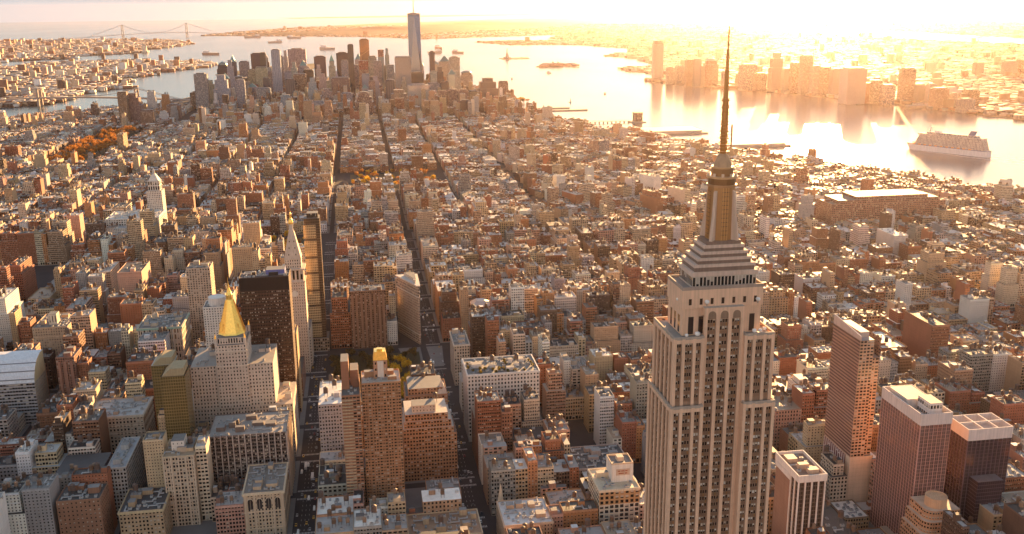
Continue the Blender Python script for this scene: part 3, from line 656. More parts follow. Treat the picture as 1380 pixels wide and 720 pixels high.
def stepped():
    r = hero('office_block', 'orange-brown brick office block stepping back at the top beside the long straight avenue', 'office building', 84.6, 136.6, -490, -449, 48, (.36, .19, .10), (.6, .5), 2.9, 3.7, tanks=0, acs=2, pent=0)
    plot(84, 137, -492, -448)
    for i, (a, b, c, z0, z1) in enumerate(((87, 136.6, -450.5, 48, 55), (89.5, 135.6, -452, 55, 62), (92.6, 134.2, -453.5, 62, 69))):
        crownbox(r, 'setback', a, b, -490+i*.5, c, z0, z1, (.36, .19, .10), (.6, .5, 20.+i), 2.9, 3.5, (.42, .36, .3))
    crownbox(r, 'penthouse', 104, 127, -474, -458, 69, 76, (.52, .42, .33), (.25, .4, 9.), 3.4, 3.5); gear(r, 94, 133, -489, -475, 69, RNG, (.4, .3, .22), 1, 4, 0)
stepped()
r = hero('office_block', 'brick office block with a peaked corner turret behind the stepped orange-brown block', 'office building', 87.5, 131, -552, -510, 64, (.38, .2, .11), (.5, .5), 3.2, 3.7, tanks=1, acs=3)
crownbox(r, 'setback', 92, 128, -548, -514, 64, 71, (.38, .2, .11), (.5, .5, 3.), 3.2, 3.5)
mb = MB(); mb.frustum(88, 98, -523, -512, 64, 92.9, 93.1, -517.6, -517.4, 78, (.5, .4, .32), mS); part('peaked_roof', mb, r)
hero('corner_building', 'low plain brick building at the corner in front of the stepped orange-brown block', 'brick building', 89.5, 120.2, -395, -366, 28, (.33, .16, .08), (.3, .35), 4, 4, tanks=0, acs=2)
hero('corner_building', 'cream walled roof terrace building lowest in the picture beside the straight avenue', 'brick building', 80, 141, -330, -290, 30, (.5, .38, .24), (.45, .5), 3.2, 3.7, roof=(.28, .17, .1), tanks=1, acs=4, pent=3, cornice=(1, .5, (.6, .5, .36)))
plot(62, 141, -432, -366); plot(128, 176, -366, -340); plot(310, 360, -399, -372)
def wedge():
    # triangular plan, prow to the north
    P = [(94, -909), (122, -909), (96.2, -849.5), (94, -849.5)]; h = 84
    r = thing('wedge_building', 'slender triangular stone building with its rounded prow at the crossing of two avenues', 'office building', (100, -885, 0)); plot(91, 124, -912, -846)
    for z0, z1, w_ in ((0, 14, (.6, .6, 2.)), (14, 68, (.42, .5, 3.)), (68, h, (.55, .7, 4.))):
        mb = MB(); mb.prism(P, z0, z1, (.50, .36, .26) if z0 != 14 else (.46, .32, .23), w_, 2.1, 3.9); part('wall', mb, r)
    def off(o): return [(94-o, -909-o), (122+o*1.6, -909-o), (96.2+o, -849.5+o), (94-o, -849.5+o)]
    for z0, z1, o in ((13.2, 14.4, .5), (67, 68.4, .6), (h-1.2, h+.8, 1.4)):
        mb = MB(); Q = off(o)
        for i in range(4): mb.face([(*Q[i], z0), (*Q[(i+1) % 4], z0), (*Q[(i+1) % 4], z1), (*Q[i], z1)], mS, (.55, .43, .33))
        mb.face([(*q, z1) for q in Q], mS, (.5, .45, .4)); mb.face([(*q, z0) for q in reversed(Q)], mS, (.4, .3, .22)); part('cornice', mb, r)
    mb = MB(); mb.prism([(97, -905), (112, -905), (100, -872), (97, -872)], h+.8, h+5, (.5, .42, .34), (0, 0, 0)); part('penthouse', mb, r)
    gear(r, 97, 103, -871, -856, h+.8, RNG, (.5, .42, .34), 0, 2, 1)
wedge()
def balcony_tower(name, label, x0, x1, y0, y1, h, col, nb):
    r = hero(name, label, 'apartment tower', x0, x1, y0, y1, h, col, (.55, .55), 2.4, 2.9, tanks=1, acs=4, pent=2)
    for i in range(nb):
        s = x0+(x1-x0)*(i+.5)/nb; mb = MB()
        mb.box(s-1.4, s+1.4, y1, y1+1.2, 4, h-4, tuple(c*1.12 for c in col), mS); part('balcony_stack', mb, r)
    return r
balcony_tower('apartment_tower', 'brown brick apartment tower with balcony stacks left of the wedge-shaped building', 140, 188, -879, -847, 81, (.24, .13, .08), 8)
def glitter():
    x0, x1, y0, y1, h = 222, 242.4, -873, -850, 184
    r = thing('glass_tower', 'very thin tower of bronze glass boxes glittering gold right of the pale clock tower', 'apartment tower', ((x0+x1)/2, (y0+y1)/2, 0)); plot(x0-4, x1+4, y0-4, y1+4)
    crownbox(r, 'core', x0, x1, y0, y1, 0, h, (.16, .11, .07), (.9, .8, 133.), 2.4, 3.5)
    z = 20; k = 0
    while z < h-8:
        n = 18 if k % 2 == 0 else 21
        crownbox(r, 'projecting_box', x0+5.5, x1+1.3, y0-.6, y1+1.2, z, min(z+n, h-4), (.5, .36, .2), (.82, .7, 140.+k), 2.2, 3.6, (.2, .15, .1)); z += n+3.4; k += 1
    crownbox(r, 'base', x0-3.5, x1+3.5, y0-3, y1+3.5, 0, 18, (.3, .22, .15), (.7, .6, 12.), 3, 4)
    crownbox(r, 'roof_plant', x0+2, x1-4, y0+3, y1-4, h, h+6, (.1, .07, .05), (.6, .9, 9.), 1.2, 6)
glitter()
def clock_tower():
    x0, x1, y0, y1 = 241, 267, -793, -767
    r = thing('clock_tower', 'pale marble tower with steep pyramid roof and golden lantern behind the dark bronze slab', 'clock tower', (254, -780, 0)); plot(236, 360, -832, -762)
    M_ = (.56, .44, .34); cx, cy_ = 254, -780
    crownbox(r, 'lower_block', 239, 262, -830, -793.2, 0, 52, M_, (.4, .5, 6.), 3.2, 3.9); crownbox(r, 'lower_block', 262, 356, -830, -768, 0, 48, (.52, .42, .33), (.45, .5, 7.), 3.2, 3.9)
    crownbox(r, 'shaft', x0, x1, y0, y1, 0, 122, M_, (.32, .45, 8.), 2.9, 3.8)
    crownbox(r, 'loggia', x0+1, x1-1, y0+1, y1-1, 122.3, 137, M_, (.55, .8, 9.), 4.8, 14)
    for z, o in ((120.5, .9), (136.6, 1.2)):
        mb = MB(); mb.box(x0-o, x1+o, y0-o, y1+o, z, z+1.9, M_, mS, bottom=True); part('cornice', mb, r)
    crownbox(r, 'attic', x0+3, x1-3, y0+3, y1-3, 138.5, 150, M_, (.4, .5, 10.), 3, 4)
    mb = MB(); mb.frustum(x0+2.5, x1-2.5, y0+2.5, y1-2.5, 150, cx-3.2, cx+3.2, cy_-3.2, cy_+3.2, 184, (.50, .39, .30), mS, ); part('pyramid_roof', mb, r)
    for k in range(4):
        for j in range(3):
            z = 155+j*8; q = 10.5-(z-150)*.215+.15; mb = MB()
            for t in (-.45, .45):
                p = [rot((q+.35, t*q-.5), k*math.pi/2), rot((q+.35, t*q+.5), k*math.pi/2)]
                mb.face([(cx+p[0][0], cy_+p[0][1], z), (cx+p[1][0], cy_+p[1][1], z), (cx+p[1][0], cy_+p[1][1], z+2), (cx+p[0][0], cy_+p[0][1], z+2)], mW, (.05, .04, .03))
            part('dormer', mb, r)
    for k, a in enumerate((0, math.pi/2, math.pi, -math.pi/2)):
        mb = MB(); p = rot((13.15, 0), a)
        c3 = Vector((cx+p[0], cy_+p[1], 106)); t = Vector((*rot((0, 1), a), 0))
        mb.face([tuple(c3+t*4*math.cos(q)+Vector((0, 0, 4*math.sin(q)))) for q in np.linspace(0, 2*math.pi, 24, endpoint=False)], mS, (.66, .6, .5)); part('clock_face', mb, r)
    mb = MB(); mb.lathe(cx, cy_, [(3.4, 184), (3.4, 185.5), (2.6, 185.5), (2.6, 192), (3.3, 192), (3.3, 193)], (.55, .45, .36), mS, 8); part('lantern', mb, r)
    mb = MB(); mb.lathe(cx, cy_, [(2.9, 193), (3.0, 195), (2.3, 198), (1.2, 200.5), (1.0, 203), (1.5, 204), (1.2, 206), (.3, 208), (.15, 213)], (.9, .6, .1), mG, 12); part('gold_cupola', mb, r)
clock_tower()
def dark_slab():
    x0, x1, y0, y1, h = 247.5, 300, -640, -608, 172
    r = hero('office_slab', 'dark bronze glass office slab standing behind the gold pyramid roof', 'office tower', x0, x1, y0, y1, h, (.045, .026, .018), (.72, .42), 1.55, 3.75, roof=(.1, .06, .05), tanks=0, acs=3, pent=1, keep=(2, 3))
    mb = MB(); mb.wall((x1, y1), (x0, y1), 0, 158, (.085, .042, .024), (.66, .44, 50.), 1.75, 3.75); mb.wall((x1, y1), (x0, y1), 158, h, (.022, .014, .011)); part('curtain_wall', mb, r)
    mb = MB(); mb.wall((x0, y1), (x0, y0), 0, h, (.085, .042, .024), (.66, .44, 51.), 1.75, 3.75); part('curtain_wall', mb, r)
    piers(r, x0+.3, x1-.3, y1, 0, 158, 18, .22, .3, (.12, .055, .03), name='mullion')
    crownbox(r, 'roof_plant', 252, 272, -634, -618, h, h+6, (.12, .13, .32), mat=mS)
dark_slab()
def pyramid_tower():
    r = thing('pyramid_tower', 'pale stone gothic tower with cascading wings under a bright gold pyramid roof', 'office tower', (300, -558, 0)); plot(243, 372, -592, -526)
    S_ = (.56, .45, .36)
    crownbox(r, 'lower_block', 246, 369, -590, -529, 0, 58, S_, (.42, .5, 21.), 3.1, 3.8, (.4, .34, .28)); crownbox(r, 'lower_block', 263, 344, -588, -529.6, 58.1, 104, S_, (.40, .48, 22.), 3.1, 3.8, (.3, .26, .22))
    crownbox(r, 'shaft', 287.6, 318, -570, -527.5, 58, 126, S_, (.42, .46, 23.), 3.05, 3.8)
    for z, o in ((103.2, .6), (119, .5)):
        mb = MB(); mb.box(287.6-o, 318+o, -570-o, -527.5+o, z, z+1.2, (.6, .5, .4), mS, bottom=True); part('string_course', mb, r)
    crownbox(r, 'crown', 290, 315.6, -567, -530, 126.2, 133, S_, (.5, .7, 24.), 2.6, 6)
    for x in (288.5, 317):
        for y in (-569, -528.6):
            mb = MB(); mb.box(x-1.1, x+1.1, y-1.1, y+1.1, 126, 133, S_, mS); mb.lathe(x, y, [(1.3, 133), (0, 138.5)], (.9, .6, .1), mG, 8); part('pinnacle', mb, r)
    gear(r, 264, 286, -585, -532, 104, RNG, S_, 1, 3, 2); gear(r, 320, 343, -585, -532, 104, RNG, S_, 1, 3, 2); gear(r, 247, 262, -588, -532, 58, RNG, S_, 0, 3, 2)
    mb = MB(); mb.lathe(302.8, -548.5, [(14.2, 133), (13.4, 134.5), (4.0, 167), (3.6, 168)], (.9, .6, .1), mG, 8, math.pi/8); gp = part('gold_pyramid_roof', mb, r)
    for k in range(8):
        a = math.pi/8+k*math.pi/4; mb = MB(); mb.beam((302.8+13.5*math.cos(a), -548.5+13.5*math.sin(a), 134.4), (302.8+4.0*math.cos(a), -548.5+4.0*math.sin(a), 167), .7, (.9, .6, .1), mG); part('ridge_rib', mb, gp)
        a += math.pi/8
        if k % 2 == 0: mb = MB(); q = 10.6; mb.frustum(302.8+q*math.cos(a)-1, 302.8+q*math.cos(a)+1, -548.5+q*math.sin(a)-1, -548.5+q*math.sin(a)+1, 137, 302.8+q*math.cos(a)-.2, 302.8+q*math.cos(a)+.2, -548.5+q*math.sin(a)-.2, -548.5+q*math.sin(a)+.2, 144, (.8, .5, .1), mG); part('dormer', mb, gp)
    mb = MB(); mb.lathe(302.8, -548.5, [(3.2, 168), (2.9, 172.5), (3.4, 172.7), (2.0, 176), (.9, 180), (.35, 184), (.1, 192)], (.85, .5, .08), mG, 8, math.pi/8); part('gold_lantern', mb, r)
pyramid_tower()
r = hero('apartment_tower', 'white brick apartment tower dotted with dark windows left of the gold pyramid roof', 'apartment tower', 319, 345, -668, -640, 132, (.68, .62, .55), (.4, .45), 2.8, 2.9, tanks=0, acs=2, pent=0)
mb = MB(); mb.lathe(331, -653, [(9.5, 132), (9.5, 141), (8.5, 141.5)], (.66, .6, .54), mS, 20); part('round_tank_house', mb, r)
hero('apartment_tower', 'tall beige gridded tower with plant boxes on its roof left of the gold pyramid', 'apartment tower', 359, 388, -830, -800, 136, (.46, .34, .25), (.5, .55), 3.4, 3.0, tanks=2, acs=5, pent=2, roof=(.1, .09, .08))
def glass_pair():
    for (x0, x1, y0, y1, h, lab) in ((354, 374.7, -526, -500, 119, 'taller left half of the amber glass tower pair with slanted tops'), (338.6, 360.6, -497, -470, 118, 'front right half of the amber glass tower pair under a flat pale roof')):
        r = thing('glass_tower', lab, 'apartment tower', ((x0+x1)/2, (y0+y1)/2, 0)); plot(x0-1, x1+1, y0-1, y1+1)
        crownbox(r, 'curtain_wall', x0, x1, y0, y1, 0, h, (.26, .17, .06), (.80, .74, 170.+x0), 2.2, 3.1, (.35, .33, .3))
        for i in range(0, 38):
            mb = MB(); z = 3+i*3.1; mb.box(x0-.12, x1+.12, y0-.12, y1+.12, z, z+.3, (.24, .17, .09), mS, bottom=True); part('floor_band', mb, r)
        mb = MB(); mb.frustum(x0+1, x1-1, y0+1, y1-1, h, x0+1, x1-9, y0+2, y1-2, h+7, (.33, .25, .14), mS); part('slanted_top', mb, r)
glass_pair()
def fin_block():
    x0, x1, y0, y1, h = 246, 318, -492, -440, 66
    r = hero('office_block', 'dark windowed office block with pale vertical fins below the gold pyramid tower', 'office building', x0, x1, y0, y1, h, (.16, .12, .10), (.84, .62), 1.8, 3.7, roof=(.3, .27, .24), tanks=0, acs=7, pent=3)
    piers(r, x0+.5, x1-.5, y1, 0, h+1, 14, .8, .9, (.5, .42, .36)); piers(r, y0+.5, y1-.5, x0-.9, 0, h+1, 9, .8, .9, (.56, .44, .33), 'W')
fin_block()
def arch_block():
    x0, x1, y0, y1, h = 246, 280.5, -425, -369, 42
    r = hero('office_building', 'tan stone corner building with a row of four tall arched top windows', 'office building', x0, x1, y0, y1, h, (.52, .38, .25), (.5, .55), 2.9, 3.6, tanks=0, acs=3, pent=2, roof=(.2, .17, .14), cornice=(1.3, 1.0, (.58, .45, .3)), band=(24, 8))
    for i in range(4):
        cx = x0+5.5+i*7.8; mb = MB(); y = y1+.06
        pts = [(cx-2.2, y, 27), (cx+2.2, y, 27)]+[(cx+2.2*math.cos(t), y, 35+2.2*math.sin(t)) for t in np.linspace(0, math.pi, 11)]
        mb.face(pts[::-1], mW, (.03, .022, .02)); o = part('arched_window', mb, r)
        mb = MB()
        for t0, t1 in zip(np.linspace(0, math.pi, 11), np.linspace(0, math.pi, 11)[1:]):
            mb.beam((cx+2.4*math.cos(t0), y+.15, 35+2.4*math.sin(t0)), (cx+2.4*math.cos(t1), y+.15, 35+2.4*math.sin(t1)), .5, (.6, .47, .33), mS)
        mb.beam((cx, y+.1, 27), (cx, y+.1, 37), .25, (.4, .28, .18), mS); part('arch_trim', mb, o)
    for i in range(5):
        mb = MB(); s = x0+1.5+i*7.85; mb.box(s-.8, s+.8, y1, y1+.45, 0, h-1, (.55, .41, .28), mS); part('pilaster', mb, r)
arch_block()
r = hero('apartment_tower', 'tan stone tower with a stepped white penthouse in the lower left and golden sunlit flank', 'apartment tower', 324, 351.5, -438, -400, 68, (.5, .38, .27), (.62, .6), 2.7, 3.5, tanks=0, acs=3, pent=0, roof=(.35, .25, .16), pcol=(.5, .38, .25))
crownbox(r, 'penthouse', 334, 345, -428, -412, 68, 78, (.66, .58, .5), (.2, .3, 5.), 3.5, 5); p_tank(r, 330, -420, 68, 1); crownbox(r, 'penthouse', 326, 333, -432, -410, 68, 71.5, (.5, .36, .22), mat=mS)
for i in range(5):
    mb = MB(); s = 325+i*6.4; mb.box(s-.5, s+.5, -400, -399.4, 0, 68, (.56, .44, .32), mS); part('pilaster', mb, r)
hero('loft_building', 'dark roofed building with a corniced top at the bottom edge left of the tan tower', 'loft building', 348.5, 385, -412, -369, 34, (.4, .28, .17), (.5, .5), 3, 3.7, roof=(.06, .055, .055), tanks=1, acs=5, pent=2, cornice=(1.2, .8, (.5, .38, .22)))
hero('loft_building', 'plain brown brick building at the bottom left corner with patched blank wall', 'loft building', 398.5, 434, -398, -369, 49, (.27, .14, .085), (.3, .36), 3.6, 3.7, roof=(.07, .065, .06), tanks=1, acs=4, pent=2)
r = hero('loft_building', 'dark purple-brown terraced building with stepped top floors in the lower left corner', 'loft building', 406, 452, -460, -413, 45, (.13, .075, .07), (.5, .45), 3.4, 3.7, roof=(.06, .055, .055), tanks=1, acs=4, pent=1)
crownbox(r, 'setback', 409, 449, -458, -418, 45, 51, (.14, .08, .075), (.55, .5, 8.), 3.4, 3, (.06, .055, .055))
hero('loft_building', 'long grey white building with square windows and a deep dark side wall in lower left', 'loft building', 388, 405, -485, -420, 52, (.42, .39, .36), (.6, .6), 2.8, 3.7, roof=(.3, .3, .31), tanks=0, acs=3, pent=1)
hero('loft_building', 'wide tan loft building with two rows of arched windows and a white roof strip', 'loft building', 392, 446, -568, -520, 60, (.46, .34, .25), (.5, .55), 3.4, 3.9, roof=(.4, .38, .36), tanks=0, acs=4, pent=1, cornice=(1.6, .9, (.5, .4, .3)), band=(42, 50))
def curved_roof():
    x0, x1, y0, y1 = 537, 640, -700, -660
    r = thing('college_building', 'college building with a white curved barrel roof at the left edge', 'college building', ((x0+x1)/2, (y0+y1)/2, 0)); plot(x0-1, x1+1, y0-1, y1+1)
    prof = [(0, 0), (0, 50), (3, 58), (9, 66), (18, 72), (30, 75), (40, 75)]
    mb = MB(); mb.wall((x1, y1), (x0, y1), 0, 50, (.36, .33, .32), (.9, .5, 31.), 3, 3.8); mb.wall((x0, y1), (x0, y0), 0, 50, (.5, .4, .3), (.3, .4, 31.), 4, 3.8); mb.wall((x0, y0), (x1, y0), 0, 75, (.4, .35, .3), (.3, .4, 31.)); mb.wall((x1, y0), (x1, y1), 0, 50, (.4, .35, .3), (.3, .4, 31.)); part('wall', mb, r)
    mb = MB()
    for (d0, z0), (d1, z1) in zip(prof[1:], prof[2:]): mb.face([(x1, y1-d0, z0), (x0, y1-d0, z0), (x0, y1-d1, z1), (x1, y1-d1, z1)], mS, (.62, .62, .63))
    part('curved_roof', mb, r)
    mb = MB()
    for k, x in enumerate((x0, x1)):
        pts = [(x, y1-d, z) for d, z in prof[1:]]+[(x, y0, 50)]; mb.face(pts if k else pts[::-1], mS, (.6, .44, .24))
    part('gable_wall', mb, r)
    for z, d in ((54, 1.5), (62, 6), (69, 13.5)):
        mb = MB(); mb.beam((x0, y1-d+.3, z), (x1, y1-d+.3, z), .9, (.3, .32, .36), mM); part('gutter_line', mb, r)
curved_roof()
balcony_tower('apartment_tower', 'red brick apartment tower with stacked balconies beside the white curved roof', 498, 518, -712, -680, 70, (.3, .14, .09), 3)
r = hero('hotel_block', 'broad tan hotel with a square rooftop water house and long sunlit flank at far left', 'hotel', 534, 575.5, -850, -790, 72, (.46, .31, .2), (.36, .45), 3, 3.4, tanks=0, acs=3, pent=1, band=(60,))
crownbox(r, 'water_house', 549, 559, -815, -803, 72, 86, (.62, .5, .38), (.3, .6, 5.), 3, 10)
r = hero('loft_building', 'big cream loft with tall colonnaded window bays and green roof edge at middle left', 'loft building', 385, 435.5, -775, -720, 86, (.5, .4, .3), (.5, .75), 3.2, 7.5, tanks=2, acs=5, pent=2, cornice=(1.5, 1.0, (.26, .36, .28)))
piers(r, 386, 434.5, -720, 30, 84, 11, 1.0, .8, (.56, .46, .36))
def stone_clock():
    r = hero('utility_building', 'wide white stone block with a regular grid of deep windows at upper left', 'office building', 552, 647, -1545, -1470, 67, (.62, .57, .5), (.55, .6), 4.6, 4.4, tanks=1, acs=7, pent=4, roof=(.5, .48, .45), cornice=(1.5, 1.0, (.64, .6, .54)))
    t = thing('stone_tower', 'white stone tower with stepped bell stage rising behind the wide white gridded block', 'clock tower', (570, -1560, 0)); plot(550, 590, -1580, -1546)
    crownbox(t, 'shaft', 555.5, 584.5, -1578, -1547, 0, 105, (.6, .53, .45), (.45, .5, 3.), 3.2, 3.8); crownbox(t, 'bell_stage', 559, 581, -1574, -1551, 105, 124, (.62, .55, .47), (.6, .75, 4.), 4.4, 9)
    mb = MB(); mb.frustum(560, 580, -1573, -1552, 124, 567, 573, -1566, -1559, 137, (.6, .54, .47), mS); part('pyramid_roof', mb, t); mb = MB(); mb.lathe(570, -1562.5, [(2.6, 137), (2.6, 143), (0, 149)], (.5, .45, .38), mS, 8); part('lantern', mb, t)
stone_clock()
# right of the wide avenue
hero('loft_building', 'pale loft building with arched top windows facing the wide avenue crossing', 'loft building', 44, 63, -745, -690, 52, (.52, .4, .3), (.55, .6), 3, 3.9, tanks=1, acs=3, pent=2, cornice=(1.2, .8, (.56, .46, .36)))
r = hero('office_tower', 'black and white gridded office building with angled roof right of the avenue crossing', 'office building', -8, 26, -872, -840, 40, (.66, .6, .55), (.72, .7), 2.9, 6, tanks=0, acs=3, pent=1)
crownbox(r, 'setback', -3, 22, -868, -845, 40, 52, (.6, .56, .52), (.72, .6, 131.), 3, 4); mb = MB(); mb.frustum(-4, 23, -869, -844, 52, 4, 15, -862, -851, 58, (.4, .39, .38), mR); part('hipped_roof', mb, r)
hero('office_tower', 'slender cream tower with stacked wide windows among low roofs right of the white hotel', 'loft building', -87.5, -64.5, -640, -600, 46, (.52, .41, .32), (.7, .5), 5.2, 3.6, tanks=1, acs=2)
def front_grid():
    x0, x1, y0, y1, h = -54, -19.2, -330, -290, 59
    r = hero('loft_building', 'cream gridded loft with a white rooftop sign house beside the giant skyscraper', 'loft building', x0, x1, y0, y1, h, (.6, .5, .36), (.7, .66), 4.3, 4.2, tanks=0, acs=1, pent=0, roof=(.5, .42, .3), keep=(2,), cornice=(1.1, .6, (.62, .5, .34)))
    mb = MB(); cells, w2, h2, a = holes(mb, (x1, y1), (x0, y1), 0, 46, 8, 11, .72, .68, .5, (.6, .52, .4)); mb.wall((x1, y1), (x0, y1), 46, h, (.42, .25, .12), (.6, .6, 3.), 4.3, 4.2); part('front_wall', mb, r)
    windows(r, cells, w2, h2, a, RNG, blindp=.35)
    crownbox(r, 'sign_house', x0+2, x0+21, -322, -304, h, h+16, (.66, .6, .52), mat=mS)
    mb = MB(); mb.face([(x0+17, -303.9, h+6), (x0+5, -303.9, h+6), (x0+5, -303.9, h+12), (x0+17, -303.9, h+12)], mS, (.5, .36, .26)); part('sign_panel', mb, r)
    mb = MB()
    for k, (zx, zz, ln) in enumerate(((15.4, 10.6, 2.2), (12.6, 10.6, 3.0), (9.0, 10.6, 2.0), (14.8, 8.4, 4.6), (9.4, 8.4, 2.2))): mb.box(x0+zx-ln, x0+zx, -303.9, -303.8, h+zz-1.1, h+zz, (.3, .1, .05), mS)
    part('sign_marks', mb, r)
    m2 = MB(); m_parapet(m2, x0+2, x0+21, -322, -304, h+16, 1.5, .6, (.6, .45, .3)); part('parapet', m2, r); gear(r, x0+4, x0+19, -320, -306, h+16, RNG, (.5, .4, .3), 0, 2, 1)
front_grid()
hero('loft_building', 'grey stone building with close rows of paired windows and black roof near the giant skyscraper', 'loft building', -74, -20, -432, -385, 31, (.38, .3, .26), (.45, .5), 2.3, 3.6, roof=(.055, .05, .05), tanks=1, acs=4, pent=2, cornice=(1.0, .6, (.42, .34, .3)))
def church():
    r = thing('church', 'small stone church with a slender pointed spire by the straight avenue', 'church', (58, -337, 0)); plot(20, 64, -350, -325)
    S_ = (.45, .34, .24)
    crownbox(r, 'nave', 22, 54, -347, -331, 0, 11, S_, (.25, .6, 3.), 4, 9)
    mb = MB(); mb.face([(22, -347.5, 10.9), (54, -347.5, 10.9), (54, -339, 18), (22, -339, 18)], mR, (.1, .1, .11)); mb.face([(54, -330.5, 10.9), (22, -330.5, 10.9), (22, -339, 18), (54, -339, 18)], mR, (.1, .1, .11)); mb.face([(54, -347, 11), (54, -331, 11), (54, -339, 18)], mS, S_); mb.face([(22, -331, 11), (22, -347, 11), (22, -339, 18)], mS, S_); part('nave_roof', mb, r)
    crownbox(r, 'tower', 54, 61.5, -341, -333.5, 0, 24, S_, (.3, .5, 5.), 3.7, 8)
    mb = MB(); mb.lathe(57.75, -337.25, [(4.0, 24), (0.05, 50)], (.52, .4, .28), mS, 8, math.pi/8); part('spire', mb, r)
    for x in (54.6, 61):
        for y in (-340.4, -334.1):
            mb = MB(); mb.lathe(x, y, [(.6, 24), (.6, 26), (0, 30)], S_, mS, 6); part('pinnacle', mb, r)
church()
hero('loft_building', 'small white plastered building with few windows right beside the straight avenue', 'row house', 40, 63, -455, -430, 42, (.72, .62, .5), (.35, .35), 4.5, 4, roof=(.3, .25, .2), tanks=1, acs=2)
hero('loft_building', 'tall narrow tan loft building behind the church spire right of the avenue', 'loft building', 9, 27.2, -450, -420, 40, (.42, .25, .15), (.6, .6), 2.8, 3.7, tanks=2, acs=2, roof=(.4, .33, .26))
hero('loft_building', 'brick corner loft with sunny roof directly behind the church by the avenue', 'loft building', 33.5, 63, -420, -390, 37, (.4, .23, .14), (.45, .5), 3, 3.7, tanks=1, acs=3, roof=(.35, .28, .22))
hero('loft_building', 'long low building with white metal roofs beside the church at the bottom edge', 'loft building', 22.6, 63, -322, -280, 40, (.46, .31, .2), (.4, .5), 2.6, 3.7, tanks=0, acs=3, pent=3, roof=(.55, .52, .5), cornice=(1, .6, (.52, .38, .26)))
hero('loft_building', 'orange brick building with flat pinkish roof and big windows near the bottom edge', 'loft building', -16, 17, -345, -306, 33, (.44, .23, .1), (.7, .66), 4.2, 4, tanks=1, acs=2, roof=(.42, .3, .24))

# towers right of the giant skyscraper
def pier_slab():
    x0, x1, y0, y1, h = -186.3, -163.7, -267, -225, 91
    r = thing('office_tower', 'grey office slab with white vertical piers and open roof plant right of the skyscraper', 'office tower', ((x0+x1)/2, (y0+y1)/2, 0)); plot(x0-1, x1+1, y0-1, y1+1)
    mb = MB(); mb.wall((x0, y0), (x1, y0), 0, h, (.2, .12, .09), (.7, .6, 132.), 2, 3.6); mb.wall((x1, y0), (x1, y1-13), 0, h-6, (.32, .17, .11)); mb.wall((x1, y1-13), (x1, y1), 0, h, (.12, .08, .06), (.8, .75, 133.), 2, 3.6); mb.wall((x1, y1), (x0, y1), 0, h, (.12, .08, .06), (.8, .75, 134.), 2, 3.6); mb.wall((x0, y1), (x0, y0), 0, h, (.2, .12, .09), (.7, .6, 132.), 2, 3.6); part('wall', mb, r)
    roofpart(r, x0, x1, y0, y1, h, (.26, .17, .12), par=0)
    mb = MB(); m_parapet(mb, x0-.8, x1+.8, y0-.8, y1+.8, h-3.2, 6, .9, (.7, .6, .52)); part('parapet', mb, r)
    mb = MB(); mb.box(x1, x1+.9, y0, y1-13.2, h-8, h-3.4, (.68, .58, .5), mS, bottom=True); part('band', mb, r)
    piers(r, x0+.6, x1+.2, y1, 0, h-3.3, 5, 1.1, .9, (.72, .62, .54)); piers(r, y1-13, y1-6, x1, 0, h-3.3, 2, 1.1, .9, (.72, .62, .54), 'E')
    gear(r, x0+2, x1-2, y0+2, y1-2, h, RNG, (.46, .33, .24), 0, 7, 3)
pier_slab()
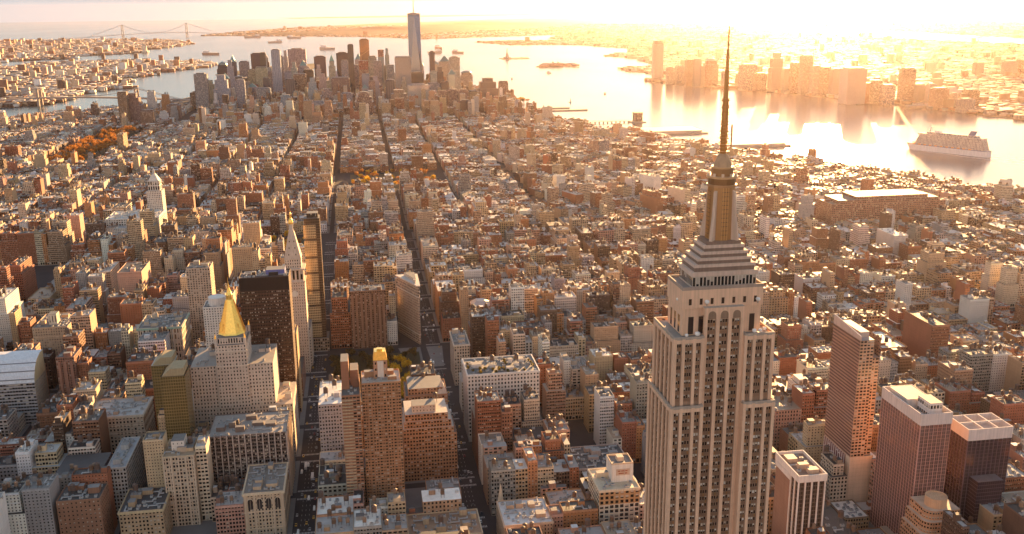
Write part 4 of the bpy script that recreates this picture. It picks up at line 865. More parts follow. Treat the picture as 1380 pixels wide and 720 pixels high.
def striped_slim():
    x0, x1, y0, y1, h = -282, -260.7, -372, -322, 166
    r = thing('apartment_tower', 'tall slim pink-brown tower with fine horizontal stripes and a white lattice lower side', 'apartment tower', ((x0+x1)/2, (y0+y1)/2, 0)); plot(x0-1, x1+1, y0-1, y1+1)
    mb = MB(); mb.wall((x1, y0), (x1, y1), 54, h, (.36, .2, .15), (1.0, .5, 133.), 3, 3.1); mb.wall((x1, y1), (x0+8, y1), 54, h, (.46, .3, .2), (.72, .55, 30.), 3.2, 3.1); mb.wall((x0+8, y1), (x0+8, y1-3), 54, h, (.46, .3, .2), (0, 0, 0)); mb.wall((x0, y1-3), (x0, y0), 54, h, (.4, .25, .18), (.6, .5, 3.), 3, 3.1)
    mb.wall((x0+8, y1-3), (x0, y1-3), 54, h-18, (.46, .3, .2), (.72, .55, 31.), 3.2, 3.1); mb.wall((x0, y0), (x1, y0), 54, h, (.4, .25, .18), (.6, .5, 3.), 3, 3.1); part('tower_wall', mb, r)
    mb = MB(); mb.box(x0, x1, y0, y1-3, h-18.3, h-18, (.4, .3, .25), mR); mb.box(x0+8, x1, y0, y1, h-.4, h, (.4, .32, .28), mR); part('roof', mb, r)
    mb = MB(); mb.face([(x1-1, y0, h), (x1, y0, h), (x1, y1, h), (x1-1, y1, h)], mS, (.5, .36, .3)); mb.face([(x1, y0, h), (x1, y1, h), (x1, y1, h+4), (x1, y0, h+9)], mS, (.56, .4, .32)); mb.face([(x1-1, y1, h), (x1-1, y0, h), (x1-1, y0, h+9), (x1-1, y1, h+4)], mS, (.56, .4, .32)); mb.face([(x1-1, y1, h+4), (x1, y1, h+4), (x1, y0, h+9), (x1-1, y0, h+9)][::-1], mS, (.7, .6, .52)); mb.face([(x1, y1, h), (x1-1, y1, h), (x1-1, y1, h+4), (x1, y1, h+4)], mS, (.56, .4, .32)); part('slanted_screen', mb, r)
    crownbox(r, 'roof_plant', x0+9, x1-4, y0+8, y1-8, h, h+5, (.5, .38, .32), mat=mS)
    crownbox(r, 'podium', x0, x1, y0, y1, 0, 54, (.62, .46, .33), (0, 0, 0), 4, 4)
    mb = MB(); mb.box(x1, x1+.5, y0+1, y1-8, 8, 53, (.2, .08, .07), mS); la = part('lattice_panel', mb, r)
    rng = random.Random(3)
    for i in range(11):
        y = y0+1.5+i*3.9; mb = MB(); mb.box(x1+.5, x1+.9, y-.25, y+.25, 8, 53, (.74, .64, .6), mS); part('lattice_bar', mb, la)
    for i in range(10):
        mb = MB()
        for z in [9+rng.uniform(0, 3)+k*rng.uniform(5, 8) for k in range(6)]:
            if z < 52: mb.box(x1+.5, x1+.85, y0+1.7+i*3.9, y0+5.2+i*3.9, z, z+.5, (.74, .64, .6), mS)
        part('lattice_rung', mb, la)
striped_slim()
def crowned(x0, x1, y0, y1, h, ch, lab, tint, open_):
    r = thing('glass_tower', lab, 'glass tower', ((x0+x1)/2, (y0+y1)/2, 0)); plot(x0-1, x1+1, y0-1, y1+1)
    crownbox(r, 'curtain_wall', x0, x1, y0, y1, 0, h, tint, (.88, .82, 180.+abs(x0)*.1), 1.9, 3.3, (.2, .15, .14))
    nx = int((x1-x0)/3.6)
    piers(r, x0+.2, x1-.2, y1, 0, h, nx+1, .3, .35, tuple(c*1.7 for c in tint), name='mullion'); piers(r, y0+.2, y1-.2, x1, 0, h, int((y1-y0)/3.6)+1, .3, .35, tuple(c*1.7 for c in tint), 'E', 'mullion')
    mb = MB(); m_parapet(mb, x0-.4, x1+.4, y0-.4, y1+.4, h-.2, ch, .8, (.62, .52, .47)); part('white_crown', mb, r)
    roofpart(r, x0+.5, x1-.5, y0+.5, y1-.5, h+.5, (.6, .52, .48), par=0)
    if open_:
        for k in (1, 2):
            s = x0+(x1-x0)*k/3; mb = MB(); mb.box(s-.5, s+.5, y0+.4, y1-.4, h+ch-2.2, h+ch-.21, (.62, .52, .47), mS, bottom=True); part('crown_beam', mb, r)
        mb = MB(); mb.box(x0+.4, x1-.4, (y0+y1)/2-.5, (y0+y1)/2+.5, h+ch-2.2, h+ch-.215, (.6, .5, .45), mS, bottom=True); part('crown_beam', mb, r)
    else:
        crownbox(r, 'roof_plant', x0+4, x0+15, y1-26, y1-8, h+.5, h+ch+5, (.72, .62, .56), (.7, .4, 3.), 3, 6, mat=mF); crownbox(r, 'roof_plant', x0+3, x1-4, y0+4, y1-28, h+.5, h+ch+1, (.6, .5, .44), mat=mS)
    return r
crowned(-300, -273, -300, -240, 121, 10, 'broad purple-glass tower with a plain white band crown near the lower right', (.34, .19, .16), False)
rr = crowned(-356, -317, -268, -240, 104, 10, 'dark reflective glass tower with an open white cross-beam crown at lower right', (.09, .06, .07), True)
crownbox(rr, 'lower_wing', -345, -322, -239.5, -228, 0, 72, (.09, .06, .075), (.88, .8, 199.), 1.9, 3.3, (.15, .12, .12))
r = thing('apartment_building', 'orange brick building with a rounded corner drum between the two white-crowned glass towers', 'apartment building', (-280, -218, 0)); plot(-306, -258, -237, -200)
for k, (q, z0, z1) in enumerate(((0, 0, 42), (3, 42, 52), (6, 52, 60))):
    P_ = [(-302+q, -236), (-262-q, -236), (-262-q, -212-q)] + [(-270-q+8*math.cos(t), -212-q+8*math.sin(t)) for t in np.linspace(.2, 1.37, 5)] + [(-270-q, -204-q), (-302+q, -204-q)]
    mb = MB(); mb.prism(P_, z0, z1, (.5, .26, .14), (.6, .45, 4.+k), 2.6, 3.4, (.5, .36, .26)); part('wall' if k == 0 else 'setback', mb, r)
mb = MB(); mb.lathe(-281, -221, [(8.5, 60), (8.5, 68), (7.6, 68), (7.6, 67)], (.56, .34, .2), mS, 20); part('round_drum', mb, r)
r = hero('apartment_tower', 'slender white tower with a stepped top standing just right of the skyscraper shaft', 'apartment tower', -300, -284, -505, -480, 58, (.66, .52, .42), (.3, .4), 3, 3.2, tanks=0, acs=1, pent=0)
crownbox(r, 'setback', -297, -287, -500, -484, 58, 64, (.66, .52, .42), mat=mS)
r = hero('market_building', 'huge long brown art deco block stretching a whole block at upper right', 'office building', -1037, -785, -1465, -1395, 52, (.3, .15, .1), (.6, .5), 3.8, 4, tanks=0, acs=8, pent=3)
for i, (a, b, z0, z1) in enumerate(((-1022, -800, 52, 60), (-1000, -840, 60, 66))): crownbox(r, 'setback', a, b, -1462, -1398-i*4, z0, z1, (.3, .15, .1), (.6, .5, 5.), 3.8, 4)
# ---------------------------------------------------------------- towers of the island's tip: plots
TC = {'grey': (.30, .32, .36), 'dark': (.06, .07, .095), 'dkblue': (.08, .10, .13), 'tan': (.42, .36, .30), 'brown': (.24, .155, .125), 'green': (.40, .36, .31), 'navy': (.045, .055, .08), 'lime': (.62, .6, .55),
      'copper': (.34, .2, .12), 'red': (.40, .17, .13), 'blue': (.2, .27, .34), 'glass': (.3, .33, .36), 'bright': (.5, .44, .36), 'pale': (.42, .44, .46)}
CW = {'grey': 'grey stone', 'dark': 'dark glass', 'dkblue': 'dark blue glass', 'tan': 'tan stone', 'brown': 'brown brick', 'green': 'pale stone', 'navy': 'black glass', 'lime': 'white stone', 'copper': 'copper glass', 'red': 'half-built red', 'blue': 'blue glass', 'glass': 'mirror glass', 'bright': 'sunlit stone', 'pale': 'pale glass'}  # bright is a lighter tone of the tan stone
DT = [(851,-4150,56,173,'grey','flat'), (767,-4170,68,161,'grey','step'), (875,-5100,58,172,'dark','dome'), (769,-4800,93,111,'dkblue','flat'), (751,-5000,50,179,'grey','flat'), (692,-5100,59,216,'dark','flat'), (642,-5050,39,222,'dark','spire'), (682,-4700,40,153,'tan','flat'), (626,-4600,57,169,'tan','flat'), (542,-4475,42,259,'grey','slab'), (533,-5000,31,230,'grey','step'), (464,-4889,91,245,'tan','slab'), (427,-4350,60,147,'brown','flat'), (467,-4600,36,188,'grey','step'), (350,-4950,62,202,'dark','flat'), (277,-4426,32,233,'green','woolworth'), (230,-4780,61,227,'navy','flat'), (219,-4700,36,190,'grey','flat'), (185,-4560,29,274,'dark','slab'), (238,-4300,86,131,'brown','flat'), (580,-4650,40,144,'grey','flat'), (542,-3800,21,52,'lime','spirelow'), (646,-4300,44,112,'grey','pyramid'), (590,-4250,64,94,'grey','flat'), (367,-4250,44,134,'grey','step'), (324,-3700,54,77,'grey','flat'), (116,-4640,48,297,'copper','flat'), (127,-4350,46,203,'red','crane'), (79,-4600,41,214,'tan','flat'), (58,-4450,40,196,'tan','flat'), (38,-4520,29,246,'blue','redtop'), (-6,-4500,36,174,'grey','flat'), (-62,-4380,75,219,'glass','flat'), (-130,-4420,62,141,'dark','flat'), (-174,-4700,23,172,'grey','dome'), (-249,-4750,43,175,'bright','dome'), (-301,-4800,59,199,'tan','pyramid'), (-324,-4500,52,209,'bright','flat'), (-433,-4950,65,110,'tan','dome'), (-440,-4120,91,127,'dark','step'), (-533,-4250,43,102,'brown','flat'), (-357,-4000,51,81,'brown','flat'), (-260,-3950,44,93,'brown','flat'), (-215,-3960,40,88,'brown','flat'), (-310,-3970,40,90,'brown','flat'), (137,-3582,89,120,'brown','zig'), (-10,-3750,81,112,'brown','step'), (-111,-4050,94,112,'pale','flat'), (-281,-3650,40,74,'navy','flat'), (1082,-3650,35,136,'brown','flat'), (1056,-3695,71,126,'brown','step'), (983,-3600,50,67,'brown','flat'), (936,-3900,54,61,'brown','flat'),
      (720,-4500,50,120,'tan','step'), (610,-4850,46,150,'grey','step'), (500,-4700,44,140,'grey','flat'), (400,-4650,50,150,'dark','flat'), (330,-4600,44,130,'tan','step'), (160,-4800,44,160,'grey','step'), (830,-4600,50,90,'grey','step'), (690,-4350,60,70,'tan','flat'), (300,-4150,60,90,'tan','step'), (210,-4050,54,80,'grey','flat'), (60,-4150,50,100,'brown','step'), (-200,-4300,60,96,'grey','flat'), (480,-4100,60,72,'grey','step'), (900,-4300,54,80,'brown','flat')]
_r2 = random.Random(77)
for _ in range(400):
    if len(DT) >= 112: break
    x, y, w_ = _r2.uniform(-330, 860), _r2.uniform(-5000, -4020), _r2.uniform(26, 42); h = _r2.choice((85, 100, 120, 140, 165, 185, 205))*(1.15 if y < -4400 else .8)
    if all(abs(x-q[0]) > (w_+q[2])/2+6 or abs(y-q[1]) > (w_+q[2])/2+6 for q in DT) and abs(x+134) > 70: DT.append((round(x), round(y), round(w_), round(h), _r2.choice(('grey', 'dark', 'pale', 'tan', 'glass', 'grey', 'dkblue', 'brown')), _r2.choice(('flat', 'step', 'flat', 'slab', 'step', 'pyramid'))))
for q in DT: plot(q[0]-q[2]/2-2, q[0]+q[2]/2+2, q[1]-q[2]*.5-2, q[1]+q[2]*.5+2)
plot(-180, -90, -4620, -4530)
# ---------------------------------------------------------------- the street grid
BW = [(-228, 38), (85, -850), (330, -1390)]     # the diagonal avenue
def near_diag(x0, x1, y0, y1, hw=13.0):
    for (ax, ay), (bx, by) in zip(BW, BW[1:]):
        lo, hi = max(by, y0-2), min(ay, y1+2)
        if lo > hi: continue
        for y in (lo, (lo+hi)/2, hi):
            t = (ay-y)/(ay-by); x = ax+(bx-ax)*t
            if x0-hw < x < x1+hw: return True
    return False
PARKS = [(93, 218, -826, -606), (246, 370, -1540, -1322), (-45, 200, -2290, -2040), (780, 1010, -1380, -1240), (440, 500, -1160, -1080), (965, 1105, -3440, -2620), (1400, 1600, -2120, -1900)]
def overlaps(x0, x1, y0, y1, L, m=1.0): return any(x0 < b-m and x1 > a+m and y0 < d-m and y1 > c+m for a, b, c, d in L)
PAL = {  # colour word -> wall colours
 'red brick': (.31, .12, .065), 'brown brick': (.22, .105, .06), 'tan brick': (.44, .29, .17), 'buff stone': (.52, .38, .25), 'cream stone': (.60, .48, .36),
 'white glazed': (.66, .62, .56), 'grey stone': (.31, .29, .27), 'dark brown': (.11, .065, .045), 'orange brick': (.42, .19, .085), 'pinkish brick': (.46, .26, .18)}
WARM = ['red brick', 'brown brick', 'tan brick', 'buff stone', 'cream stone', 'orange brick', 'pinkish brick', 'tan brick', 'buff stone', 'white glazed', 'grey stone', 'dark brown', 'red brick']
ROOFS = [('black', (.04, .04, .042)), ('black', (.06, .055, .055)), ('dark grey', (.1, .098, .095)), ('black', (.05, .05, .052)), ('grey', (.2, .195, .19)), ('silver', (.46, .45, .44)), ('white', (.66, .64, .6)), ('tan', (.3, .24, .18)), ('black', (.07, .065, .06)), ('grey', (.26, .25, .24)), ('silver', (.38, .37, .36))]
rng = random.Random(21)
B = []                                          # every generated building
def add_b(x0, x1, y0, y1, h, a=0.0, o=(0, 0), kind=None):
    col = rng.choice(WARM); rn, rc = rng.choice(ROOFS); j = rng.uniform(.82, 1.15)
    c = PAL[col]; c = (c[0]*j, c[1]*j*rng.uniform(.95, 1.05), c[2]*j*rng.uniform(.9, 1.08))
    w_, d_ = x1-x0, y1-y0
    if kind is None:
        kind = 'row house' if h < 21 and w_ < 15 else 'office building' if h > 52 and rng.random() < .6 else 'apartment building' if (h > 30 and col in ('red brick', 'brown brick', 'orange brick', 'white glazed') or h > 52) else 'loft building'
    B.append(dict(x0=x0, x1=x1, y0=y0, y1=y1, h=h, col=col, c=c, rn=rn, rc=tuple(v*q for v, q in zip(rc, (lambda t: (t*1.03, t, t*.96))(rng.uniform(.8, 1.1)))), kind=kind, a=a, o=o, seed=rng.randrange(10**6)))
def height(x, y, corner):
    r = rng.random()
    if y > -1554:
        if -228 < x < 231:
            h = rng.choice((28, 36, 42, 46, 52, 58, 64)) if y > -1000 else rng.choice((20, 26, 34, 40, 44, 48))
            if r < .05: h += 22
        elif 231 <= x < 560:
            h = rng.choice((24, 36, 44, 52, 58, 64, 70)) + (20 if r < .15 else 0)
        elif x >= 560:
            h = rng.choice((16, 18, 20, 24, 36, 50, 58, 64)) + (22 if r < .1 else 0)
        elif -502 <= x < -228:
            h = rng.choice((34, 42, 48, 54, 60)) if y > -560 else rng.choice((16, 18, 22, 28, 36, 40, 46))
        elif -776 <= x < -502 and y > -600: h = rng.choice((18, 30, 44, 52, 56))
        else: h = rng.choice((14, 15, 16, 18, 20, 24, 28)) if r > .2 else rng.choice((34, 44, 50, 58))
        if corner: h *= 1.12
        if -228 < x < 240 and y > -450: h = min(h, 44)
    elif y > -2500:
        h = rng.choice((15, 17, 18, 20, 22, 26)) if r > (.36 if 0 < x < 450 else .1) else rng.choice((34, 40, 46, 52))
    elif y > -3500: h = rng.choice((16, 18, 20, 22, 25, 28)) if r > .06 else rng.choice((36, 50, 60))
    else: h = rng.choice((20, 26, 32, 40, 50, 56)) if r > .15 else rng.choice((70, 90))
    if x < -900 and h > 30 and r > .05: h = 16+10*rng.random()
    return h*rng.uniform(.92, 1.08)
pave = MB(); rowh = {}
def trim(a0, a1, b0, b1):
    # cut a lot back from plots already taken and from the diagonal avenue
    for _ in range(4):
        hit = [f for f in FOOT if a0 < f[1]-.2 and a1 > f[0]+.2 and b0 < f[3]-.2 and b1 > f[2]+.2]
        if not hit: break
        f = hit[0]; opts = [(f[0]-.3-a0, (a0, f[0]-.3, b0, b1)), (a1-f[1]-.3, (f[1]+.3, a1, b0, b1)), (f[2]-.3-b0, (a0, a1, b0, f[2]-.3)), (b1-f[3]-.3, (a0, a1, f[3]+.3, b1))]
        opts = [q for q in opts if q[0] > 5]
        if not opts: return None
        a0, a1, b0, b1 = max(opts, key=lambda q: (q[1][1]-q[1][0])*(q[1][3]-q[1][2]))[1]
    else: return None
    if near_diag(a0, a1, b0, b1, 11):
        xs = []
        for (ax, ay), (bx, by) in zip(BW, BW[1:]):
            for y in (b0, b1):
                if by <= y <= ay: xs.append(ax+(bx-ax)*(ay-y)/(ay-by))
        if not xs: return None
        l, r_ = min(xs)-11.5, max(xs)+11.5
        if l-a0 > a1-r_: a1 = min(a1, l)
        else: a0 = max(a0, r_)
        if a1-a0 < 5 or near_diag(a0, a1, b0, b1, 11): return None
    return a0, a1, b0, b1
def block(x0, x1, y0, y1, a=0.0, o=(0, 0), fine=True, clip=None):
    """fill one city block with two rows of lots"""
    def T(p): q = rot(p, a); return q[0]+o[0], q[1]+o[1]
    cs = [T(p) for p in ((x0, y0), (x1, y0), (x1, y1), (x0, y1))]
    cx, cyy = T(((x0+x1)/2, (y0+y1)/2))
    if not inpoly(MAN, [c[0] for c in cs]+[cx], [c[1] for c in cs]+[cyy])[-1]: return
    inl = inpoly(MAN, [c[0] for c in cs], [c[1] for c in cs]).all()
    pr = [PX((c[0], c[1], 30)) for c in cs]
    if any(p[2] < 50 for p in pr) or max(p[0] for p in pr) < -90 or min(p[0] for p in pr) > 1470 or min(p[1] for p in pr) > 960: return
    if overlaps(cx-1, cx+1, cyy-1, cyy+1, PARKS): return
    if fine and a == 0 and not near_diag(x0-5, x1+5, y0, y1, 12): pave.box(x0-4.5, x1+4.5, y0-3.8, y1+3.8, 0, .15, (.17, .16, .15), MI['paving'])
    def lot(a0, a1, b0, b1, corner):
        mx, my = T(((a0+a1)/2, (b0+b1)/2))
        if a == 0:
            if overlaps(a0, a1, b0, b1, PARKS, 0): return
            t = trim(a0, a1, b0, b1)
            if t is None: return
            a0, a1, b0, b1 = t; mx, my = (a0+a1)/2, (b0+b1)/2
        if not inl and not inpoly(MAN, [T(p)[0] for p in ((a0, b0), (a1, b0), (a1, b1), (a0, b1))], [T(p)[1] for p in ((a0, b0), (a1, b0), (a1, b1), (a0, b1))]).all(): return
        if clip and not all(clip(*T(p)) for p in ((a0, b0), (a1, b0), (a1, b1), (a0, b1))): return
        h = height(mx, my, corner)
        key = (round(x0), round(y0), b0 > (y0+y1)/2-9)
        if rng.random() < .62 and not corner: h = rowh.setdefault(key, h)*rng.uniform(.86, 1.12)
        if (226 < mx < 318 and -450 < my < -366) or (480 < mx < 640 and -660 < my < -480): h = min(h, rng.uniform(22, 34))
        if mx > 800 and my < -2900 and rng.random() < .93: h = min(h, rng.uniform(12, 20))
        if -276 < mx < -240 and -322 < my < -190: h = min(h, rng.uniform(9, 14))
        if 226 < mx < 470 and -368 < my: h = rng.uniform(7, 10)
        add_b(a0, a1, b0, b1, h, a, o)
    ym = (y0+y1)/2
    tall = (-600 < x0 < 500 and y0 > -1500)
    # avenue ends first: deep corner buildings
    for side in (0, 1):
        dep = rng.uniform(22, 34) if x1-x0 > 110 else rng.uniform(15, 22)
        e0, e1 = (x0, x0+dep) if side == 0 else (x1-dep, x1)
        n = rng.choice((1, 2, 2, 3)); ys = [y0+(y1-y0)*i/n for i in range(n+1)]
        for b0, b1 in zip(ys, ys[1:]): lot(e0, e1, b0, b1-.02, True)
        if side == 0: xl = e1
        else: xr = e0
    for row in (0, 1):
        x = xl
        while x < xr-4:
            wd = rng.choice((9, 15, 15, 22, 24, 30, 36)) if tall else rng.choice((7.5, 7.5, 12, 15, 22, 24, 30)) if fine else rng.choice((12, 18, 22, 26, 32, 38))
            wd = min(wd, xr-x)
            if xr-(x+wd) < 5: wd = xr-x
            gap = rng.uniform(1.5, 7)
            if row: lot(x+.01, x+wd-.01, ym+gap, y1, False)
            else: lot(x+.01, x+wd-.01, y0, ym-gap, False)
            x += wd
for i in range(len(AV)-1):
    for n in range(33, 13, -1):
        x0, x1, y0, y1 = AV[i]+15, AV[i+1]-15, ST(n)+9, ST(n+1)-9
        if n in (14, 23, 34): y0 += 6
        if n in (13, 22, 33): y1 -= 6
        block(x0, x1, y0, y1)
# below the wide street the avenues go on, with finer cross streets; the west side turns to its own older grid
SX = [-228, -60, 78, 231, 384, 537, 690, 800, 906, 1020, 1135, 1260, 1390, 1510, 1630, 1730, 1830, 1930, 2030, 2130, 2230, 2430]
for i in range(len(SX)-1):
    for k in range(36):
        y1 = -1569-k*80.0; y0 = y1-62
        x0, x1 = SX[i]+9, SX[i+1]-9
        if y0 < -3700 and x1 < 900 and x0 > -300: continue
        if y0 > -2500 and x1 < 300 and x0 > -60 and False: continue
        block(x0, x1, y0, y1, fine=y0 > -2300)
WA = rad(21); WO = (-228, -1575)
for i in range(-8, 24):
    for k in range(-16, 36):
        x1 = -20-i*112.0; x0 = x1-96; y1 = -10-k*76.0+300; y0 = y1-60
        q = [rot(p, WA) for p in ((x0, y0), (x1, y0), (x1, y1), (x0, y1))]
        q = [(a_+WO[0], b_+WO[1]) for a_, b_ in q]
        if min(p[0] for p in q) > -250 or min(p[1] for p in q) > -1590 or max(p[1] for p in q) < -2920: continue
        block(x0, x1, y0, y1, WA, WO, False, lambda x, y: x < -240 and -2938 < y < -1568)
for i in range(12):
    for k in range(11):
        x1 = -246-i*95.0; y1 = -2950-k*85.0; block(x1-80, x1, y1-69, y1, fine=False)
for i in range(16):
    for k in range(18):
        x0 = -690+i*98.0; y1 = -3790-k*88.0
        if x0 > -290 or y1 < -3880: block(x0, x0+78, y1-70, y1, fine=False)
tag(pave.build('pavement'), kind='structure')
# ---------------------------------------------------------------- how large each generated building shows in the picture
def corners(b):
    P = [rot(p, b['a']) for p in ((b['x0'], b['y0']), (b['x1'], b['y0']), (b['x1'], b['y1']), (b['x0'], b['y1']))]
    return [(p[0]+b['o'][0], p[1]+b['o'][1]) for p in P]
def hull(pts):
    pts = sorted(set(pts)); lo = []; up = []
    for seq, out in ((pts, lo), (pts[::-1], up)):
        for p in seq:
            while len(out) > 1 and (out[-1][0]-out[-2][0])*(p[1]-out[-2][1])-(out[-1][1]-out[-2][1])*(p[0]-out[-2][0]) <= 0: out.pop()
            out.append(p)
    return lo[:-1]+up[:-1]
WZ, HZ = 690, 360
zb = np.full((HZ, WZ), 1e9); ib = np.full((HZ, WZ), -1, int)
def paint(cs, h, idx):
    pr = [PX((*c, z)) for c in cs for z in (0, h)]
    if min(p[2] for p in pr) < 20: return
    H = hull([(p[0]*.5, p[1]*.5) for p in pr]); z = min(p[2] for p in pr)
    x0, x1 = max(0, int(min(p[0] for p in H))), min(WZ-1, int(max(p[0] for p in H))+1); y0, y1 = max(0, int(min(p[1] for p in H))), min(HZ-1, int(max(p[1] for p in H))+1)
    if x1 <= x0 or y1 <= y0: return
    gx, gy = np.meshgrid(np.arange(x0, x1+1)+.5, np.arange(y0, y1+1)+.5); ok = np.ones(gx.shape, bool); n = len(H)
    for i in range(n):
        (ax, ay), (bx, by) = H[i], H[(i+1) % n]; ok &= (bx-ax)*(gy-ay)-(by-ay)*(gx-ax) >= 0
    s = (slice(y0, y1+1), slice(x0, x1+1)); ok &= z < zb[s]; zb[s][ok] = z; ib[s][ok] = idx
for x0, x1, y0, y1 in FOOT: paint([(x0, y0), (x1, y0), (x1, y1), (x0, y1)], 60, -2)
FOOT_N = len(FOOT)
paint([(-25, -18), (27, -18), (27, 18), (-25, 18)], 303, -2)
for i, b in enumerate(B):
    cs = corners(b); b['cs'] = cs; cx, cyy = sum(c[0] for c in cs)/4, sum(c[1] for c in cs)/4; b['ctr'] = (cx, cyy)
    p = PX((cx, cyy, b['h'])); b['px'] = p; paint(cs, b['h'], i)
cnt = np.bincount(ib[ib >= 0], minlength=len(B))
for i, b in enumerate(B): b['area'] = int(cnt[i])

# ---------------------------------------------------------------- labels: colour, kind, roof and the nearest thing one can find
MARKS = [((1, 12, 270), 'antenna skyscraper'), ((302, -548, 160), 'gold pyramid'), ((157, -380, 150), 'gold-lantern tower'), ((274, -608, 150), 'dark bronze slab'),
         ((105, -880, 70), 'wedge-shaped building'), ((254, -780, 150), 'gold-tipped clock tower'), ((232, -860, 150), 'thin glittering tower'), ((26, -540, 60), 'white hotel block'), ((355, -490, 100), 'amber glass pair'),
         ((585, -680, 65), 'white curved roof'), ((600, -1480, 60), 'white gridded block'), ((-900, -1400, 55), 'long brown block'), ((-270, -340, 140), 'slim striped tower'), ((-175, -240, 90), 'white-piered slab'),
         ((-285, -260, 125), 'purple glass tower'), ((-336, -250, 100), 'dark white-crowned tower'), ((58, -337, 40), 'church spire'), ((410, -740, 80), 'colonnaded cream loft'), ((263, -390, 40), 'arch-topped building'),
         ((337, -415, 65), 'white-penthouse tower'), ((155, -715, 10), 'yellow park trees'), ((310, -1430, 10), 'golden park trees'), ((78, -2160, 10), 'orange park trees'), ((1020, -3000, 10), 'orange tree strip'),
         ((-134, -4575, 250), 'blue glass skyscraper'), ((-936, -3330, 30), 'river vent house'), ((8, -856, 45), 'black-and-white gridded building'), ((165, -863, 80), 'brown balcony tower'), ((373, -815, 130), 'beige gridded tower')]
MPX = [(PX(m[0])[:2], m[1]) for m in MARKS]
ORD = ['nearest', 'second-nearest', 'third-nearest', 'fourth-nearest', 'fifth-nearest', 'sixth-nearest', 'seventh-nearest', 'eighth-nearest', 'ninth-nearest', 'tenth-nearest']
def relation(x, y, k=0):
    d = sorted((math.hypot(x-q[0], (y-q[1])*1.3), q, t) for q, t in MPX); _, q, t = d[min(k, len(d)-1)]
    dx, dy = x-q[0], y-q[1]
    s = ('right of' if dx > 0 else 'left of') if abs(dx) > abs(dy)*1.2 else ('beyond' if dy < 0 else 'in front of')
    return s, t, d[min(k, len(d)-1)][0]
def size_word(h): return 'low' if h < 19 else 'mid-height' if h < 36 else 'tall' if h < 60 else 'towering'
def relabel(items, word):
    """items: (object, px, descriptive text, x); give each object a label no other has"""
    left = [(o, x, y, txt) for o, x, y, txt in items]; groups = {}
    for o, x, y, txt in left:
        s, t, d = relation(x, y); groups.setdefault((txt, s, t), []).append((d, o))
    for (txt, s, t), L_ in groups.items():
        L_.sort(key=lambda q: q[0])
        for i, (d, o) in enumerate(L_):
            pre = '' if len(L_) == 1 else (ORD[i] if i < 10 else '%dth-nearest' % (i+1))+' '
            lab = (pre+txt+' '+s+' the '+t).strip(); o['label'] = lab if len(lab.replace('-', ' - ').split()) <= 99 and len(lab.split()) <= 15 else lab.replace(' the ', ' ')
# ---------------------------------------------------------------- building meshes
def wall_spec(b, r):
    if b['kind'] == 'row house': return (.42, .5), 2.3, 3.3
    if b['kind'] == 'loft building': return (r.choice((.6, .68, .5)), r.choice((.55, .62))), r.choice((2.6, 3.2, 4.2)), 3.9
    if b['kind'] == 'apartment building': return (.38, .44), r.choice((2.6, 3.0)), 3.0
    return (r.choice((.55, .75)), .55), r.choice((1.9, 2.8)), 3.7
def tint(c, r):
    q = r.choice((.9, 1.15, .75, .6)); return tuple(v*q for v in c)
def relief(mb, a, b, z0, z1, col, win, bay, fl, seed, depth=.35):
    # window openings cut into the wall, the panes set back
    L = math.dist(a, b); d = ((b[0]-a[0])/L, (b[1]-a[1])/L); nr = (d[1], -d[0]); nb = max(1, round(L/bay)); nf = max(1, round((z1-z0)/fl))
    bw, fh = L/nb, (z1-z0)/nf; w2, h2 = bw*win[0]/2, fh*win[1]/2; du = 1/nb
    def pt(s, z, dp=0): return (a[0]+d[0]*s-nr[0]*dp, a[1]+d[1]*s-nr[1]*dp, z)
    for j in range(nf):
        zc = z0+fh*(j+.52); za, zb_ = zc-h2, zc+h2
        mb.face([pt(0, z0+fh*j), pt(L, z0+fh*j), pt(L, za), pt(0, za)], mF, col); mb.face([pt(0, zb_), pt(L, zb_), pt(L, z0+fh*(j+1)), pt(0, z0+fh*(j+1))], mF, col)
        s = 0
        for i in range(nb):
            sc = bw*(i+.5); l, r_ = sc-w2, sc+w2
            mb.face([pt(s, za), pt(l, za), pt(l, zb_), pt(s, zb_)], mF, col); s = r_
            A = (pt(l, za), pt(r_, za), pt(r_, zb_), pt(l, zb_)); Q = (pt(l, za, depth), pt(r_, za, depth), pt(r_, zb_, depth), pt(l, zb_, depth))
            for k in range(4): mb.face([A[k], A[(k+1) % 4], Q[(k+1) % 4], Q[k]], mF, col)
            mb.face(list(Q), mF, col, [(i+.02, j+.02), (i+.98, j+.02), (i+.98, j+.92), (i+.02, j+.92)], (1.2, 1.2, seed))
        mb.face([pt(s, za), pt(L, za), pt(L, zb_), pt(s, zb_)], mF, col)
